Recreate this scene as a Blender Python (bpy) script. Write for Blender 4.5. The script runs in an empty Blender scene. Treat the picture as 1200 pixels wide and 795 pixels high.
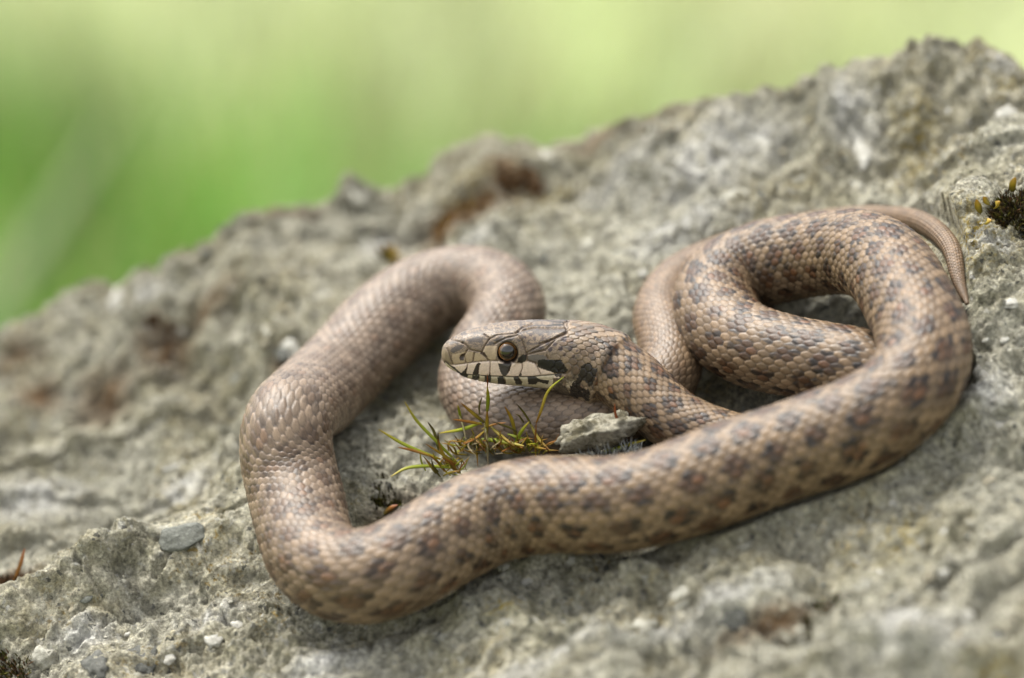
import bpy, math
import numpy as np

# ------------------------------------------------------------------ camera, sky, sun, exposure
sc = bpy.context.scene
CM = 0.01                      # all modelling below is in centimetres; meshes are written in metres
DIST = 102.0                   # camera to focus plane, cm
FPX = DIST * 44.0              # focal length in photo pixels (photo is 1200 x 795)
PITCH = math.radians(18.0)
RGT = np.array([1.0, 0.0, 0.0])
FWD = np.array([0.0, math.cos(PITCH), -math.sin(PITCH)])
UPV = np.array([0.0, math.sin(PITCH), math.cos(PITCH)])
CAM = -DIST * FWD

cam_data = bpy.data.cameras.new('camera')
cam = bpy.data.objects.new('camera', cam_data)
sc.collection.objects.link(cam)
cam.location = tuple(CAM * CM)
cam.rotation_euler = (math.pi / 2 - PITCH, 0, 0)
cam_data.sensor_width = 36.0
cam_data.lens = 36.0 * FPX / 1200.0
cam_data.clip_start = 0.01
cam_data.clip_end = 500.0
cam_data.dof.use_dof = True
cam_data.dof.focus_distance = (DIST - 2.6) * CM
cam_data.dof.aperture_fstop = 4.7
sc.camera = cam

SUN_EL = math.radians(63.0)
SUN_AZ = math.radians(-48.0)    # measured from +Y (away from camera) towards +X
world = bpy.data.worlds.new('World')
sc.world = world
world.use_nodes = True
wn, wl = world.node_tree.nodes, world.node_tree.links
wn.clear()
w_out = wn.new('ShaderNodeOutputWorld')
w_bg = wn.new('ShaderNodeBackground')
w_sky = wn.new('ShaderNodeTexSky')
w_sky.sky_type = 'NISHITA'
w_sky.sun_disc = False
w_sky.sun_elevation = SUN_EL
w_sky.sun_rotation = SUN_AZ
w_sky.air_density = 1.0
w_sky.dust_density = 4.0
w_sky.ozone_density = 1.0
w_hsv = wn.new('ShaderNodeHueSaturation')   # cloud veil: the same sky, nearly colourless
w_hsv.inputs['Saturation'].default_value = 0.12
w_bg.inputs['Strength'].default_value = 0.13
wl.new(w_sky.outputs[0], w_hsv.inputs['Color'])
wl.new(w_hsv.outputs[0], w_bg.inputs['Color'])
wl.new(w_bg.outputs[0], w_out.inputs['Surface'])

sun_data = bpy.data.lights.new('sun', 'SUN')
sun_data.energy = 1.5
sun_data.angle = math.radians(24.0)
sun_data.color = (1.0, 0.95, 0.86)
sun = bpy.data.objects.new('sun', sun_data)
sc.collection.objects.link(sun)
from mathutils import Vector
sdir = Vector((math.cos(SUN_EL) * math.sin(SUN_AZ), math.cos(SUN_EL) * math.cos(SUN_AZ), math.sin(SUN_EL)))
sun.rotation_euler = sdir.to_track_quat('Z', 'Y').to_euler()
sun.location = tuple(sdir * 3)

sc.view_settings.view_transform = 'Standard'
sc.view_settings.look = 'None'
sc.view_settings.gamma = 1.0
sc.view_settings.exposure = 1.65
sc.render.engine = 'CYCLES'

rng = np.random.default_rng(7)

# ------------------------------------------------------------------ frame of the sloping rock face
E = math.radians(31.0)          # angle between the line of sight and the rock face
RO = math.radians(19.0)         # the face drops towards the left
PERP = -math.sin(RO) * RGT + math.cos(RO) * UPV
U = math.cos(RO) * RGT + math.sin(RO) * UPV
V = math.cos(E) * FWD + math.sin(E) * PERP
NRM = math.cos(E) * PERP - math.sin(E) * FWD
Q0 = -(507 - 397.5) / 44.0 * UPV


def ray(px, py):
    return FWD + (px - 600.0) / FPX * RGT - (py - 397.5) / FPX * UPV


def P(px, py, h):
    """the point at height h above the rock face seen at photo position px, py"""
    r = ray(px, py)
    t = (h - (CAM - Q0) @ NRM) / (r @ NRM)
    return CAM + t * r


def PD(px, py, depth):
    return CAM + (DIST + depth) * ray(px, py)


def to_uvh(p):
    d = np.asarray(p) - Q0
    return d @ U, d @ V, d @ NRM


def from_uvh(u, v, h):
    u, v, h = np.asarray(u)[..., None], np.asarray(v)[..., None], np.asarray(h)[..., None]
    return Q0 + u * U + v * V + h * NRM


def to_px(p):
    d = np.asarray(p) - CAM
    z = d @ FWD
    return 600 + FPX * (d @ RGT) / z, 397.5 - FPX * (d @ UPV) / z, z - DIST


# ------------------------------------------------------------------ numeric noise
def hash2(ix, iy, seed=0):
    h = (ix.astype(np.int64) * 374761393 + iy.astype(np.int64) * 668265263 + seed * 1442695041) & 0xFFFFFFFF
    h = ((h ^ (h >> 13)) * 1274126177) & 0xFFFFFFFF
    h = ((h ^ (h >> 16)) * 2246822519) & 0xFFFFFFFF
    return ((h ^ (h >> 15)) & 0xFFFFFF) / float(0x1000000)


def noise2(x, y, seed=0):
    ix, iy = np.floor(x), np.floor(y)
    fx, fy = x - ix, y - iy
    ux, uy = fx * fx * fx * (fx * (fx * 6 - 15) + 10), fy * fy * fy * (fy * (fy * 6 - 15) + 10)

    def g(ox, oy):
        a = hash2(ix + ox, iy + oy, seed) * 2 * np.pi
        return np.cos(a) * (fx - ox) + np.sin(a) * (fy - oy)
    return 1.5 * ((g(0, 0) * (1 - ux) + g(1, 0) * ux) * (1 - uy) + (g(0, 1) * (1 - ux) + g(1, 1) * ux) * uy)


def fbm(x, y, octaves, seed=0, gain=0.5):
    s, a, f = 0, 1.0, 1.0
    for o in range(octaves):
        s = s + a * noise2(x * f + 17.3 * o, y * f - 9.1 * o, seed + o)
        a *= gain
        f *= 2.03
    return s


def worley(x, y, seed=0):
    ix, iy = np.floor(x), np.floor(y)
    f1 = np.full(x.shape, 9.0)
    f2 = np.full(x.shape, 9.0)
    cid = np.zeros(x.shape)
    for ox in (-1, 0, 1):
        for oy in (-1, 0, 1):
            cx, cy = ix + ox, iy + oy
            qx, qy = cx + hash2(cx, cy, seed), cy + hash2(cx, cy, seed + 91)
            d = np.hypot(qx - x, qy - y)
            near = d < f1
            f2 = np.where(near, f1, np.minimum(f2, d))
            cid = np.where(near, hash2(cx, cy, seed + 37), cid)
            f1 = np.where(near, d, f1)
    return f1, f2, cid


def sstep(a, b, x):
    t = np.clip((x - a) / (b - a), 0, 1)
    return t * t * (3 - 2 * t)


def srgb(r, g, b):
    c = np.array([r, g, b], float) / 255.0
    return np.where(c <= 0.04045, c / 12.92, ((c + 0.055) / 1.055) ** 2.4)


# ------------------------------------------------------------------ mesh and object helpers
def mesh_from(verts, faces, name, smooth=True, colors=None, attrs=None):
    """verts in cm; faces: (n,k) array or list of index lists"""
    me = bpy.data.meshes.new(name)
    verts = np.asarray(verts, float) * CM
    if isinstance(faces, np.ndarray):
        faces = [faces]
    blocks = [np.asarray(f) for f in faces]
    loops = np.concatenate([b.ravel() for b in blocks]).astype(np.int32)
    counts = np.concatenate([np.full(len(b), b.shape[1]) for b in blocks]).astype(np.int32)
    starts = np.concatenate([[0], np.cumsum(counts)[:-1]]).astype(np.int32)
    me.vertices.add(len(verts))
    me.vertices.foreach_set('co', verts.astype(np.float32).ravel())
    me.loops.add(len(loops))
    me.loops.foreach_set('vertex_index', loops)
    me.polygons.add(len(counts))
    me.polygons.foreach_set('loop_start', starts)
    me.update(calc_edges=True)
    me.polygons.foreach_set('use_smooth', np.full(len(counts), smooth, dtype=bool))
    if colors is not None:
        ca = me.color_attributes.new('Col', 'FLOAT_COLOR', 'POINT')
        c4 = np.ones((len(verts), 4), np.float32)
        c4[:, :3] = colors
        ca.data.foreach_set('color', c4.ravel())
    for k, a in (attrs or {}).items():
        at = me.attributes.new(k, 'FLOAT', 'POINT')
        at.data.foreach_set('value', np.asarray(a, np.float32))
    return me


def add(name, me, mat, parent=None, loc=None, label=None, cat=None, kind=None, group=None):
    o = bpy.data.objects.new(name, me)
    sc.collection.objects.link(o)
    if me is not None and mat is not None and len(me.materials) == 0:
        me.materials.append(mat)
    if loc is not None:
        o.location = tuple(np.asarray(loc) * CM)
    if parent is not None:
        o.parent = parent
    if label:
        o['label'] = label
    if cat:
        o['category'] = cat
    if kind:
        o['kind'] = kind
    if group:
        o['group'] = group
    return o


def grid_faces(nr, nc, wrap):
    r = np.arange(nr - 1)[:, None]
    c = np.arange(nc if wrap else nc - 1)[None, :]
    c2 = (c + 1) % nc
    a = r * nc + c
    b = r * nc + c2
    return np.stack([a, b, b + nc, a + nc], -1).reshape(-1, 4)


class Mat:
    def __init__(self, name, rough=0.7, spec=0.3):
        self.m = bpy.data.materials.new(name)
        self.m.use_nodes = True
        self.n, self.l = self.m.node_tree.nodes, self.m.node_tree.links
        self.b = self.n['Principled BSDF']
        self.b.inputs['Roughness'].default_value = rough
        self.b.inputs['Specular IOR Level'].default_value = spec
        self.pos = None

    def new(self, t, **kw):
        x = self.n.new(t)
        for k, v in kw.items():
            setattr(x, k, v)
        return x

    def coords(self, scale=100.0):
        tc = self.new('ShaderNodeTexCoord')
        mp = self.new('ShaderNodeMapping')
        mp.inputs['Scale'].default_value = (scale, scale, scale)
        self.l.new(tc.outputs['Object'], mp.inputs['Vector'])
        return mp.outputs[0]

    def noise(self, vec, scale, detail=4.0, rough=0.55, dist=0.0):
        x = self.new('ShaderNodeTexNoise')
        x.inputs['Scale'].default_value = scale
        x.inputs['Detail'].default_value = detail
        x.inputs['Roughness'].default_value = rough
        x.inputs['Distortion'].default_value = dist
        self.l.new(vec, x.inputs['Vector'])
        return x.outputs['Fac']

    def voronoi(self, vec, scale, out='Distance', feature='F1', rand=1.0):
        x = self.new('ShaderNodeTexVoronoi', feature=feature)
        x.inputs['Scale'].default_value = scale
        x.inputs['Randomness'].default_value = rand
        self.l.new(vec, x.inputs['Vector'])
        return x.outputs[out]

    def ramp(self, fac, stops, interp='LINEAR'):
        x = self.new('ShaderNodeValToRGB')
        x.color_ramp.interpolation = interp
        el = x.color_ramp.elements
        while len(el) < len(stops):
            el.new(0.5)
        for e, (p, c) in zip(el, stops):
            e.position = p
            if np.isscalar(c):
                c = (c, c, c)
            e.color = (c[0], c[1], c[2], 1)
        self.l.new(fac, x.inputs[0])
        return x.outputs[0]

    def mix(self, fac, a, b, mode='MIX'):
        x = self.new('ShaderNodeMix', data_type='RGBA', blend_type=mode)
        for i, v in ((0, fac), (6, a), (7, b)):
            s = x.inputs[i]
            if hasattr(v, 'links'):
                self.l.new(v, s)
            elif np.isscalar(v):
                s.default_value = v if i == 0 else (v, v, v, 1)
            else:
                s.default_value = (v[0], v[1], v[2], 1)
        return x.outputs[2]

    def math(self, op, a, b=0.0, clamp=False):
        x = self.new('ShaderNodeMath', operation=op, use_clamp=clamp)
        for s, v in ((x.inputs[0], a), (x.inputs[1], b)):
            if hasattr(v, 'links'):
                self.l.new(v, s)
            else:
                s.default_value = v
        return x.outputs[0]

    def attr(self, name, out='Color'):
        x = self.new('ShaderNodeAttribute')
        x.attribute_name = name
        return x.outputs[out]

    def bump(self, height, dist, strength=1.0, prev=None):
        x = self.new('ShaderNodeBump')
        x.inputs['Distance'].default_value = dist
        x.inputs['Strength'].default_value = strength
        self.l.new(height, x.inputs['Height'])
        if prev is not None:
            self.l.new(prev, x.inputs['Normal'])
        return x.outputs[0]

    def done(self, color, normal=None, rough=None):
        if hasattr(color, 'links'):
            self.l.new(color, self.b.inputs['Base Color'])
        else:
            self.b.inputs['Base Color'].default_value = (*color, 1)
        if normal is not None:
            self.l.new(normal, self.b.inputs['Normal'])
        if rough is not None:
            self.l.new(rough, self.b.inputs['Roughness'])
        return self.m

#@@PATH
# ------------------------------------------------------------------ the snake's centre line
# head and neck: photo x, y, half height in px, depth relative to the focus plane (cm)
HEAD_AX = [(517.6, 414.5, -2.45), (530, 414.5, -2.40), (545, 415, -2.35), (560, 415.5, -2.3), (600, 414, -2.2), (640, 414.5, -2.15),
           (668, 418.5, -2.15), (695, 425.5, -2.2), (720, 436, -2.35)]
# rest of the body: photo x, y, half width in px, height of the centre above the rock face (cm)
BODY = [(745, 453, 39, 1.5), (766, 474, 38, 1.15), (792, 495, 37, 0.8), (838, 515, 37, 0.35), (890, 530, 38, -0.1),
        (960, 533, 41, -0.35), (1020, 520, 44, -0.45), (1066, 492, 46, -0.3), (1062, 458, 47, 0.2), (1008, 435, 49, 0.75),
        (935, 421, 49, 1.0), (880, 407, 50, 1.06), (845, 381, 50, 1.08), (838, 350, 50, 1.1), (862, 322, 51, 1.12), (905, 309, 52, 1.2),
        (960, 300, 52, 1.45), (1008, 298, 52, 1.85), (1040, 314, 53, 2.15), (1063, 350, 53, 2.2), (1083, 395, 55, 2.1), (1083, 437, 57, 1.9),
        (1055, 474, 58, 1.65), (1000, 506, 59, 1.42), (935, 527, 60, 1.34), (872, 549, 60, 1.3), (800, 576, 60, 1.28), (750, 591, 59, 1.25),
        (700, 597, 58, 1.25), (640, 591, 59, 1.28), (590, 592, 59, 1.3), (546, 613, 59, 1.3), (508, 646, 59, 1.3), (455, 678, 58, 1.3),
        (405, 680, 57, 1.3), (367, 657, 55, 1.3), (355, 620, 55, 1.35), (349, 585, 55, 1.55), (337, 550, 54, 1.95), (331, 518, 54, 2.6),
        (334, 497, 53, 3.0), (344, 487, 53, 2.6), (360, 476, 53, 1.9), (386, 451, 53, 1.35), (412, 425, 53, 1.2), (444, 391, 54, 1.2), (490, 353, 52, 1.2), (530, 337, 49, 1.15),
        (563, 335, 46, 1.1), (591, 350, 45, 1.05), (594, 378, 45, 1.0), (570, 415, 45, 0.95), (557, 452, 44, 0.9), (580, 482, 44, 0.85),
        (630, 494, 43, 0.8), (690, 492, 41, 0.65), (745, 475, 39, 0.45), (785, 442, 37, 0.5), (785, 403, 36, 0.65), (776, 370, 35, 0.72),
        (793, 335, 32, 0.7), (835, 308, 28, 0.62), (895, 284, 23, 0.52), (960, 266, 19, 0.45), (1010, 257, 15.5, 0.5), (1045, 255, 12.8, 0.8),
        (1078, 260, 12.2, 1.25), (1103, 276, 11.4, 1.65), (1118, 298, 10.0, 1.85), (1121, 322, 8.0, 1.75), (1128, 343, 5.0, 1.6), (1134, 357, 2.2, 1.5)]
HEAD_R = [(517.6, 1.5), (518.3, 6), (520, 10), (524, 14.5), (530, 18.5), (540, 24.5), (548, 27.5), (560, 30.5), (580, 34), (600, 36),
          (620, 37.2), (640, 38), (660, 40), (680, 42.5), (695, 43.5), (710, 42.5), (722, 40.5)]


def catmull(pts, n=24):
    """centripetal Catmull-Rom through rows of pts"""
    pts = np.asarray(pts, float)
    p = np.vstack([2 * pts[0] - pts[1], pts, 2 * pts[-1] - pts[-2]])
    out = []
    for i in range(1, len(p) - 2):
        p0, p1, p2, p3 = p[i - 1:i + 3]
        d = [max(np.linalg.norm((b - a)[:3]), 1e-4) ** 0.5 for a, b in ((p0, p1), (p1, p2), (p2, p3))]
        t0, t1 = 0, d[0]
        t2 = t1 + d[1]
        t3 = t2 + d[2]
        t = np.linspace(t1, t2, n, endpoint=False)[:, None]
        a1 = (t1 - t) / (t1 - t0) * p0 + (t - t0) / (t1 - t0) * p1
        a2 = (t2 - t) / (t2 - t1) * p1 + (t - t1) / (t2 - t1) * p2
        a3 = (t3 - t) / (t3 - t2) * p2 + (t - t2) / (t3 - t2) * p3
        b1 = (t2 - t) / (t2 - t0) * a1 + (t - t0) / (t2 - t0) * a2
        b2 = (t3 - t) / (t3 - t1) * a2 + (t - t1) / (t3 - t1) * a3
        out.append((t2 - t) / (t2 - t1) * b1 + (t - t1) / (t2 - t1) * b2)
    out.append(p[-2][None])
    return np.vstack(out)


rows = []
for x, y, dz in HEAD_AX:
    p = PD(x, y, dz)
    rows.append([*p, np.interp(x, [a for a, _ in HEAD_R], [b for _, b in HEAD_R]) * (DIST + dz) / FPX, x])
for x, y, r, h in BODY:
    p = P(x, y, h)
    rows.append([*p, r * ((p - CAM) @ FWD) / FPX, 1000.0])
path = catmull(rows)
seg = np.linalg.norm(np.diff(path[:, :3], axis=0), axis=1)
S_ALL = np.concatenate([[0], np.cumsum(seg)])
LEN = S_ALL[-1]


def centre(s):
    return np.stack([np.interp(s, S_ALL, path[:, k]) for k in range(3)], -1)


sf = np.arange(0, LEN, 0.05)
pf = centre(sf)
k = np.exp(-0.5 * (np.arange(-18, 19) / 7.5) ** 2)
k /= k.sum()
pp = np.vstack([2 * pf[0] - pf[18:0:-1], pf, 2 * pf[-1] - pf[-2:-20:-1]])
pf = np.stack([np.convolve(pp[:, i], k, 'valid') for i in range(3)], -1)
pw = np.stack([np.convolve(np.pad(pf[:, i], 36, 'edge'), np.exp(-0.5 * (np.arange(-36, 37) / 13.0) ** 2) / np.exp(-0.5 * (np.arange(-36, 37) / 13.0) ** 2).sum(), 'valid') for i in range(3)], -1)
wmix = (sstep(30, 34, sf) * sstep(62, 58, sf))[:, None]          # the thick mid-body bends more gently
pf = pf * (1 - wmix) + pw * wmix
pw = np.stack([np.convolve(np.pad(pf[:, i], 60, 'edge'), np.exp(-0.5 * (np.arange(-60, 61) / 21.0) ** 2) / np.exp(-0.5 * (np.arange(-60, 61) / 21.0) ** 2).sum(), 'valid') for i in range(3)], -1)
wmix = (sstep(41.5, 45.5, sf) * sstep(50.5, 46.5, sf))[:, None]
pf = pf * (1 - wmix) + pw * wmix
rf = np.interp(sf, S_ALL, path[:, 3])
xf = np.interp(sf, S_ALL, path[:, 4])
S_HEAD = S_ALL[(len(HEAD_AX) - 1) * 24]       # arclength where the neck is handed to the body list
#@@END

# ------------------------------------------------------------------ boulder: a sloping rough face, carved where the snake lies in it
def bilinear(gu, gv, G, u, v):
    iu = np.clip(np.searchsorted(gu, u) - 1, 0, len(gu) - 2)
    iv = np.clip(np.searchsorted(gv, v) - 1, 0, len(gv) - 2)
    fu = np.clip((u - gu[iu]) / (gu[iu + 1] - gu[iu]), 0, 1)
    fv = np.clip((v - gv[iv]) / (gv[iv + 1] - gv[iv]), 0, 1)
    return ((G[iv, iu] * (1 - fu) + G[iv, iu + 1] * fu) * (1 - fv) + (G[iv + 1, iu] * (1 - fu) + G[iv + 1, iu + 1] * fu) * fv)


SIL = [(-120, 470, -0.8), (0, 396, -0.7), (60, 362, -0.5), (130, 330, -0.4), (200, 304, -0.2), (260, 288, 0), (330, 258, 0.2), (380, 248, 0), (415, 214, 0.1), (470, 212, 0.0),
       (530, 178, 0.2), (580, 170, 0.2), (640, 176, 0.0), (690, 158, 0.3), (740, 144, 0.6), (800, 124, 0.8), (850, 112, 1.0), (900, 110, 1.2),
       (960, 94, 1.6), (1010, 74, 2.0), (1070, 60, 2.4), (1120, 40, 2.7), (1150, 40, 2.8), (1172, 42, 2.8), (1200, 46, 2.8), (1300, 56, 2.8)]
sil = np.array([to_uvh(P(x, y + 9, h)) for x, y, h in SIL])
sil = sil[np.argsort(sil[:, 0])]


def v_edge(u):
    return np.interp(u, sil[:, 0], sil[:, 1])


def spaced(lo, hi, step, outlo, outhi, grow=1.16):
    c = list(np.arange(lo, hi + 1e-6, step))
    st, x = step, hi
    while x < outhi:
        st *= grow
        x += st
        c.append(x)
    st, x = step, lo
    pre = []
    while x > outlo:
        st *= grow
        x -= st
        pre.append(x)
    return np.array(pre[::-1] + c)


gu = spaced(-17.5, 17.5, 0.05, -46, 46)
gv = spaced(-14.5, 17.0, 0.058, -46, 34)
UU, VV = np.meshgrid(gu, gv)

# what the snake rests on: smoothed underside of the coils
cu, cv = np.linspace(-20, 20, 130), np.linspace(-20, 20, 130)
CU, CV = np.meshgrid(cu, cv)
su, sv, sh = to_uvh(pf)
wsum, hsum = np.full(CU.shape, 1e-9), np.zeros(CU.shape)
for i in range(80, len(sf), 8):
    d2 = (CU - su[i]) ** 2 + (CV - sv[i]) ** 2
    low = sh[i] - rf[i]
    if low > 2.3:
        continue
    w = np.exp(-d2 / (2 * 0.95 ** 2)) * math.exp(-max(low, -0.6) * 0.6)
    wsum += w
    hsum += w * low
near_c = 1 - np.exp(-wsum * 0.35)
sup_c = hsum / wsum
NEAR = bilinear(cu, cv, near_c, UU, VV) * (np.abs(UU) < 19) * (np.abs(VV) < 19)
SUP = np.clip(bilinear(cu, cv, sup_c, UU, VV), -1.6, 2.1)

wob_u = UU + 0.35 * fbm(UU * 0.5, VV * 0.5, 3, 70)
wob_v = VV + 0.35 * fbm(UU * 0.5 + 40, VV * 0.5, 3, 71)
back = sstep(1.5, 11.0, VV)
rise = np.interp(UU, sil[:, 0], sil[:, 2]) * back
H = rise + 0.45 * fbm(UU * 0.11, VV * 0.11, 3, 1) + 0.42 * fbm(wob_u * 0.33, wob_v * 0.33, 3, 5)
f1, f2, cid = worley(wob_u * 0.30 + 3, wob_v * 0.36, 11)        # large blocks standing a little proud of each other
H += (cid - 0.5) * 0.70 * sstep(0.0, 0.22, f2 - f1)
f1, f2, cid = worley(wob_u * 0.85, wob_v * 0.85, 12)
H += (cid - 0.5) * 0.32 * sstep(0.0, 0.25, f2 - f1)
rough_amp = 0.62 + 0.55 * fbm(UU * 0.2, VV * 0.2, 2, 33)
H += rough_amp * 0.21 * fbm(wob_u * 1.15, wob_v * 1.15, 3, 20)
f1, f2, cid = worley(wob_u * 2.3, wob_v * 2.3, 13)
H += rough_amp * (cid - 0.5) * 0.22 * sstep(0.0, 0.3, f2 - f1)
H += rough_amp * 0.105 * fbm(UU * 3.2, VV * 3.2, 4, 25, 0.66)
rdg = 1 - np.abs(fbm(wob_u * 1.5 + 9, wob_v * 1.5, 3, 28))
H += rough_amp * 0.16 * (rdg - 0.7)
pit = fbm(UU * 1.7, VV * 1.7, 2, 44)
H -= 0.26 * sstep(0.50, 0.95, pit)
f1, f2, cid = worley(UU * 4.2, VV * 4.2, 14)
H -= 0.10 * sstep(0.28, 0.10, f1) * (cid > 0.72)                 # pinholes
H += 0.06 * sstep(0.40, 0.15, f1) * (cid < 0.22)                 # grains
led = VV * 0.50 + UU * 0.10 + 0.9 * fbm(UU * 0.16, VV * 0.16, 3, 101)
sw = led * 0.62 - np.floor(led * 0.62)
H += -0.40 * (sw - sstep(0.90, 1.0, sw)) * sstep(-0.15, 0.45, fbm(UU * 0.13 + 7, VV * 0.13, 2, 102))
led2 = VV * 0.75 - UU * 0.22 + 0.5 * fbm(UU * 0.4, VV * 0.4, 3, 103)
sw = led2 - np.floor(led2)
H += -0.26 * (sw - sstep(0.86, 1.0, sw)) * sstep(-0.1, 0.4, fbm(UU * 0.22 - 3, VV * 0.22, 2, 104))
f1, f2, cid = worley(wob_u * 0.42 + 30, wob_v * 0.5, 15)
H -= 0.20 * np.exp(-((f2 - f1) / 0.035) ** 2) * sstep(0.0, 0.35, fbm(UU * 0.25, VV * 0.25 + 5, 2, 105))   # cracks between blocks
detail = H - rise
H = rise * (1 - NEAR) + SUP * NEAR - 0.10 * NEAR + detail * (1 - 0.4 * NEAR)

# bumps and hollows seen in the photograph: photo x, y, height, radius along / across (cm)
BUMPS = [(752, 664, 0.4, 0.9, 0.5), (865, 622, 0.25, 0.9, 0.45), (700, 672, 0.2, 0.8, 0.4),
         (545, 706, 0.4, 1.0, 0.5), (480, 740, 0.35, 1.0, 0.5), (600, 660, 0.3, 0.9, 0.5),
         (1185, 300, 1.5, 2.4, 2.2), (1195, 235, 1.4, 2.4, 2.2), (1200, 390, 0.9, 2.2, 2.2), (1130, 330, 0.4, 1.0, 1.2),
         (905, 612, 0.5, 1.2, 0.55), (960, 594, 0.55, 1.2, 0.55), (1020, 570, 0.6, 1.2, 0.55), (1075, 543, 0.6, 1.1, 0.55), (1110, 515, 0.6, 0.9, 0.6), (850, 632, 0.4, 1.1, 0.5),
         (20, 742, 0.9, 1.9, 1.0), (95, 704, 0.9, 1.9, 1.0), (165, 668, 0.85, 1.7, 1.0), (300, 592, 0.55, 1.3, 0.9), (130, 605, -0.6, 2.5, 1.0),
         (315, 262, 0.55, 1.3, 0.9), (415, 222, 0.6, 0.7, 0.6), (240, 640, 0.75, 2.2, 1.3), (330, 585, 0.5, 1.2, 0.9), (110, 560, -1.0, 2.6, 2.0),
         (60, 470, -0.5, 3.0, 2.0), (215, 370, -0.5, 1.1, 0.7), (560, 245, -0.15, 1.8, 0.9), (1180, 262, -0.5, 0.9, 0.8), (980, 385, -1.5, 1.5, 1.0),
         (455, 590, -0.7, 0.9, 0.9), (150, 700, 0.3, 2.0, 1.2), (940, 740, -0.45, 2.0, 0.6), (1075, 765, 0.7, 1.2, 0.9), (880, 690, 0.25, 1.5, 1.2),
         (1010, 600, 0.25, 2.0, 1.2), (1175, 470, 0.5, 1.0, 1.6), (1160, 300, 0.2, 1.2, 1.2), (860, 455, -0.6, 1.0, 0.8),
         (720, 640, -0.35, 1.0, 0.8), (60, 690, -0.4, 1.6, 1.0), (830, 195, 0.4, 2.5, 1.0), (1010, 180, 0.3, 1.2, 1.0)]
for px, py, hh, ru, rv in BUMPS:
    bu, bv, _ = to_uvh(P(px, py, 0))
    H += hh * np.exp(-((UU - bu) / ru) ** 2 - ((VV - bv) / rv) ** 2)

# fine course of the crest line: photo x, y on the crest, rise in photo pixels
CREST = [(0, 385, -8), (30, 370, -12), (80, 345, -18), (110, 332, -16), (150, 318, 2), (200, 298, -7), (240, 283, 6), (285, 252, 34), (340, 243, 14), (370, 240, 4), (395, 222, -3),
         (415, 203, -4), (440, 210, -14), (490, 200, -16), (530, 172, 0), (560, 160, 9), (620, 166, 9), (680, 168, -6), (730, 140, 15), (760, 130, 22), (830, 108, 20), (870, 110, 0), (930, 100, -5),
         (960, 80, 11), (1000, 68, 6), (1040, 58, 20), (1110, 40, 27), (1140, 33, 34), (1165, 40, 34), (1180, 55, 28), (1200, 62, 60), (1260, 80, 44)]
cr_ = np.array([[to_uvh(P(x, y, 0.8))[0], d / 37.7] for x, y, d in CREST])
H += np.interp(UU, cr_[:, 0], cr_[:, 1]) * sstep(4.0, 10.5, VV)

# a smooth seat for the grey oval pebble
bu, bv, _ = to_uvh(P(214, 630, 0.4))
ii, jj_ = np.searchsorted(gv, bv), np.searchsorted(gu, bu)
hm = H[ii - 14:ii + 14, jj_ - 14:jj_ + 14].mean()
wf = np.exp(-((UU - bu) / 0.95) ** 4 - ((VV - bv) / 1.05) ** 4)
H = H * (1 - 0.85 * wf) + (hm + 0.03 * fbm(UU * 3, VV * 3, 3, 81)) * 0.85 * wf

# cracks, as polylines in photo positions: half width and depth in cm
CRACKS = [([(185, 682), (198, 672), (208, 662), (203, 658), (192, 655), (182, 657)], 0.05, 0.22),
          ([(118, 738), (125, 730), (135, 724), (150, 716)], 0.06, 0.30), ([(250, 612), (262, 618), (280, 616), (295, 612), (306, 606)], 0.05, 0.25),
          ([(250, 712), (262, 722), (275, 722)], 0.08, 0.35), ([(100, 745), (104, 730), (106, 722)], 0.03, 0.15),
          ([(742, 735), (758, 725), (772, 712)], 0.08, 0.3), ([(950, 590), (975, 580), (1000, 572)], 0.06, 0.25),
          ([(870, 718), (900, 733), (960, 738), (1010, 722), (1060, 700)], 0.16, 0.4), ([(1060, 700), (1100, 672)], 0.08, 0.25)]
for pl, hw, dep in CRACKS:
    q = np.array([to_uvh(P(x, y, 0.2))[:2] for x, y in pl])
    lo, hi = q.min(0) - 0.8, q.max(0) + 0.8
    iu = slice(*np.searchsorted(gu, [lo[0], hi[0]]))
    iv = slice(*np.searchsorted(gv, [lo[1], hi[1]]))
    uu, vv = UU[iv, iu], VV[iv, iu]
    jit = 0.06 * fbm(uu * 3, vv * 3, 3, 77)
    dmin = np.full(uu.shape, 9.0)
    for (ax, ay), (bx, by) in zip(q[:-1], q[1:]):
        t = np.clip(((uu - ax) * (bx - ax) + (vv - ay) * (by - ay)) / ((bx - ax) ** 2 + (by - ay) ** 2), 0, 1)
        dmin = np.minimum(dmin, np.hypot(uu - ax - t * (bx - ax), vv - ay - t * (by - ay)))
    H[iv, iu] -= dep * np.exp(-((dmin + jit) / hw) ** 2)

# far edge, sides and front fall away
ve = v_edge(UU) + 0.25 * fbm(UU * 0.9, UU * 0 + 3.7, 3, 50)
dv = np.maximum(0, VV - ve)
H -= 0.30 * dv ** 2
ds_ = np.maximum(0, np.abs(UU - 1.0) - 19.0)
H -= 0.12 * ds_ ** 2
H -= 0.10 * np.maximum(0, -VV - 15.0) ** 2

# carve: rock stays below the underside of every coil
for i in range(20, len(sf), 3):
    r = rf[i]
    r2_ = 1.9 * r
    iu = slice(*np.searchsorted(gu, [su[i] - r2_, su[i] + r2_]))
    iv = slice(*np.searchsorted(gv, [sv[i] - r2_, sv[i] + r2_]))
    d2 = (UU[iv, iu] - su[i]) ** 2 + (VV[iv, iu] - sv[i]) ** 2
    lim = sh[i] - r * 0.93 * np.where(d2 < r * r * 0.6, np.sqrt(np.maximum(0, 1 - d2 / (1.3 * r) ** 2)), np.maximum(0, 1 - d2 / (r2_ * r2_)) ** 1.17)
    cur = H[iv, iu]
    H[iv, iu] = np.where(d2 < r2_ * r2_, np.minimum(cur, lim), cur)


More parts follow.
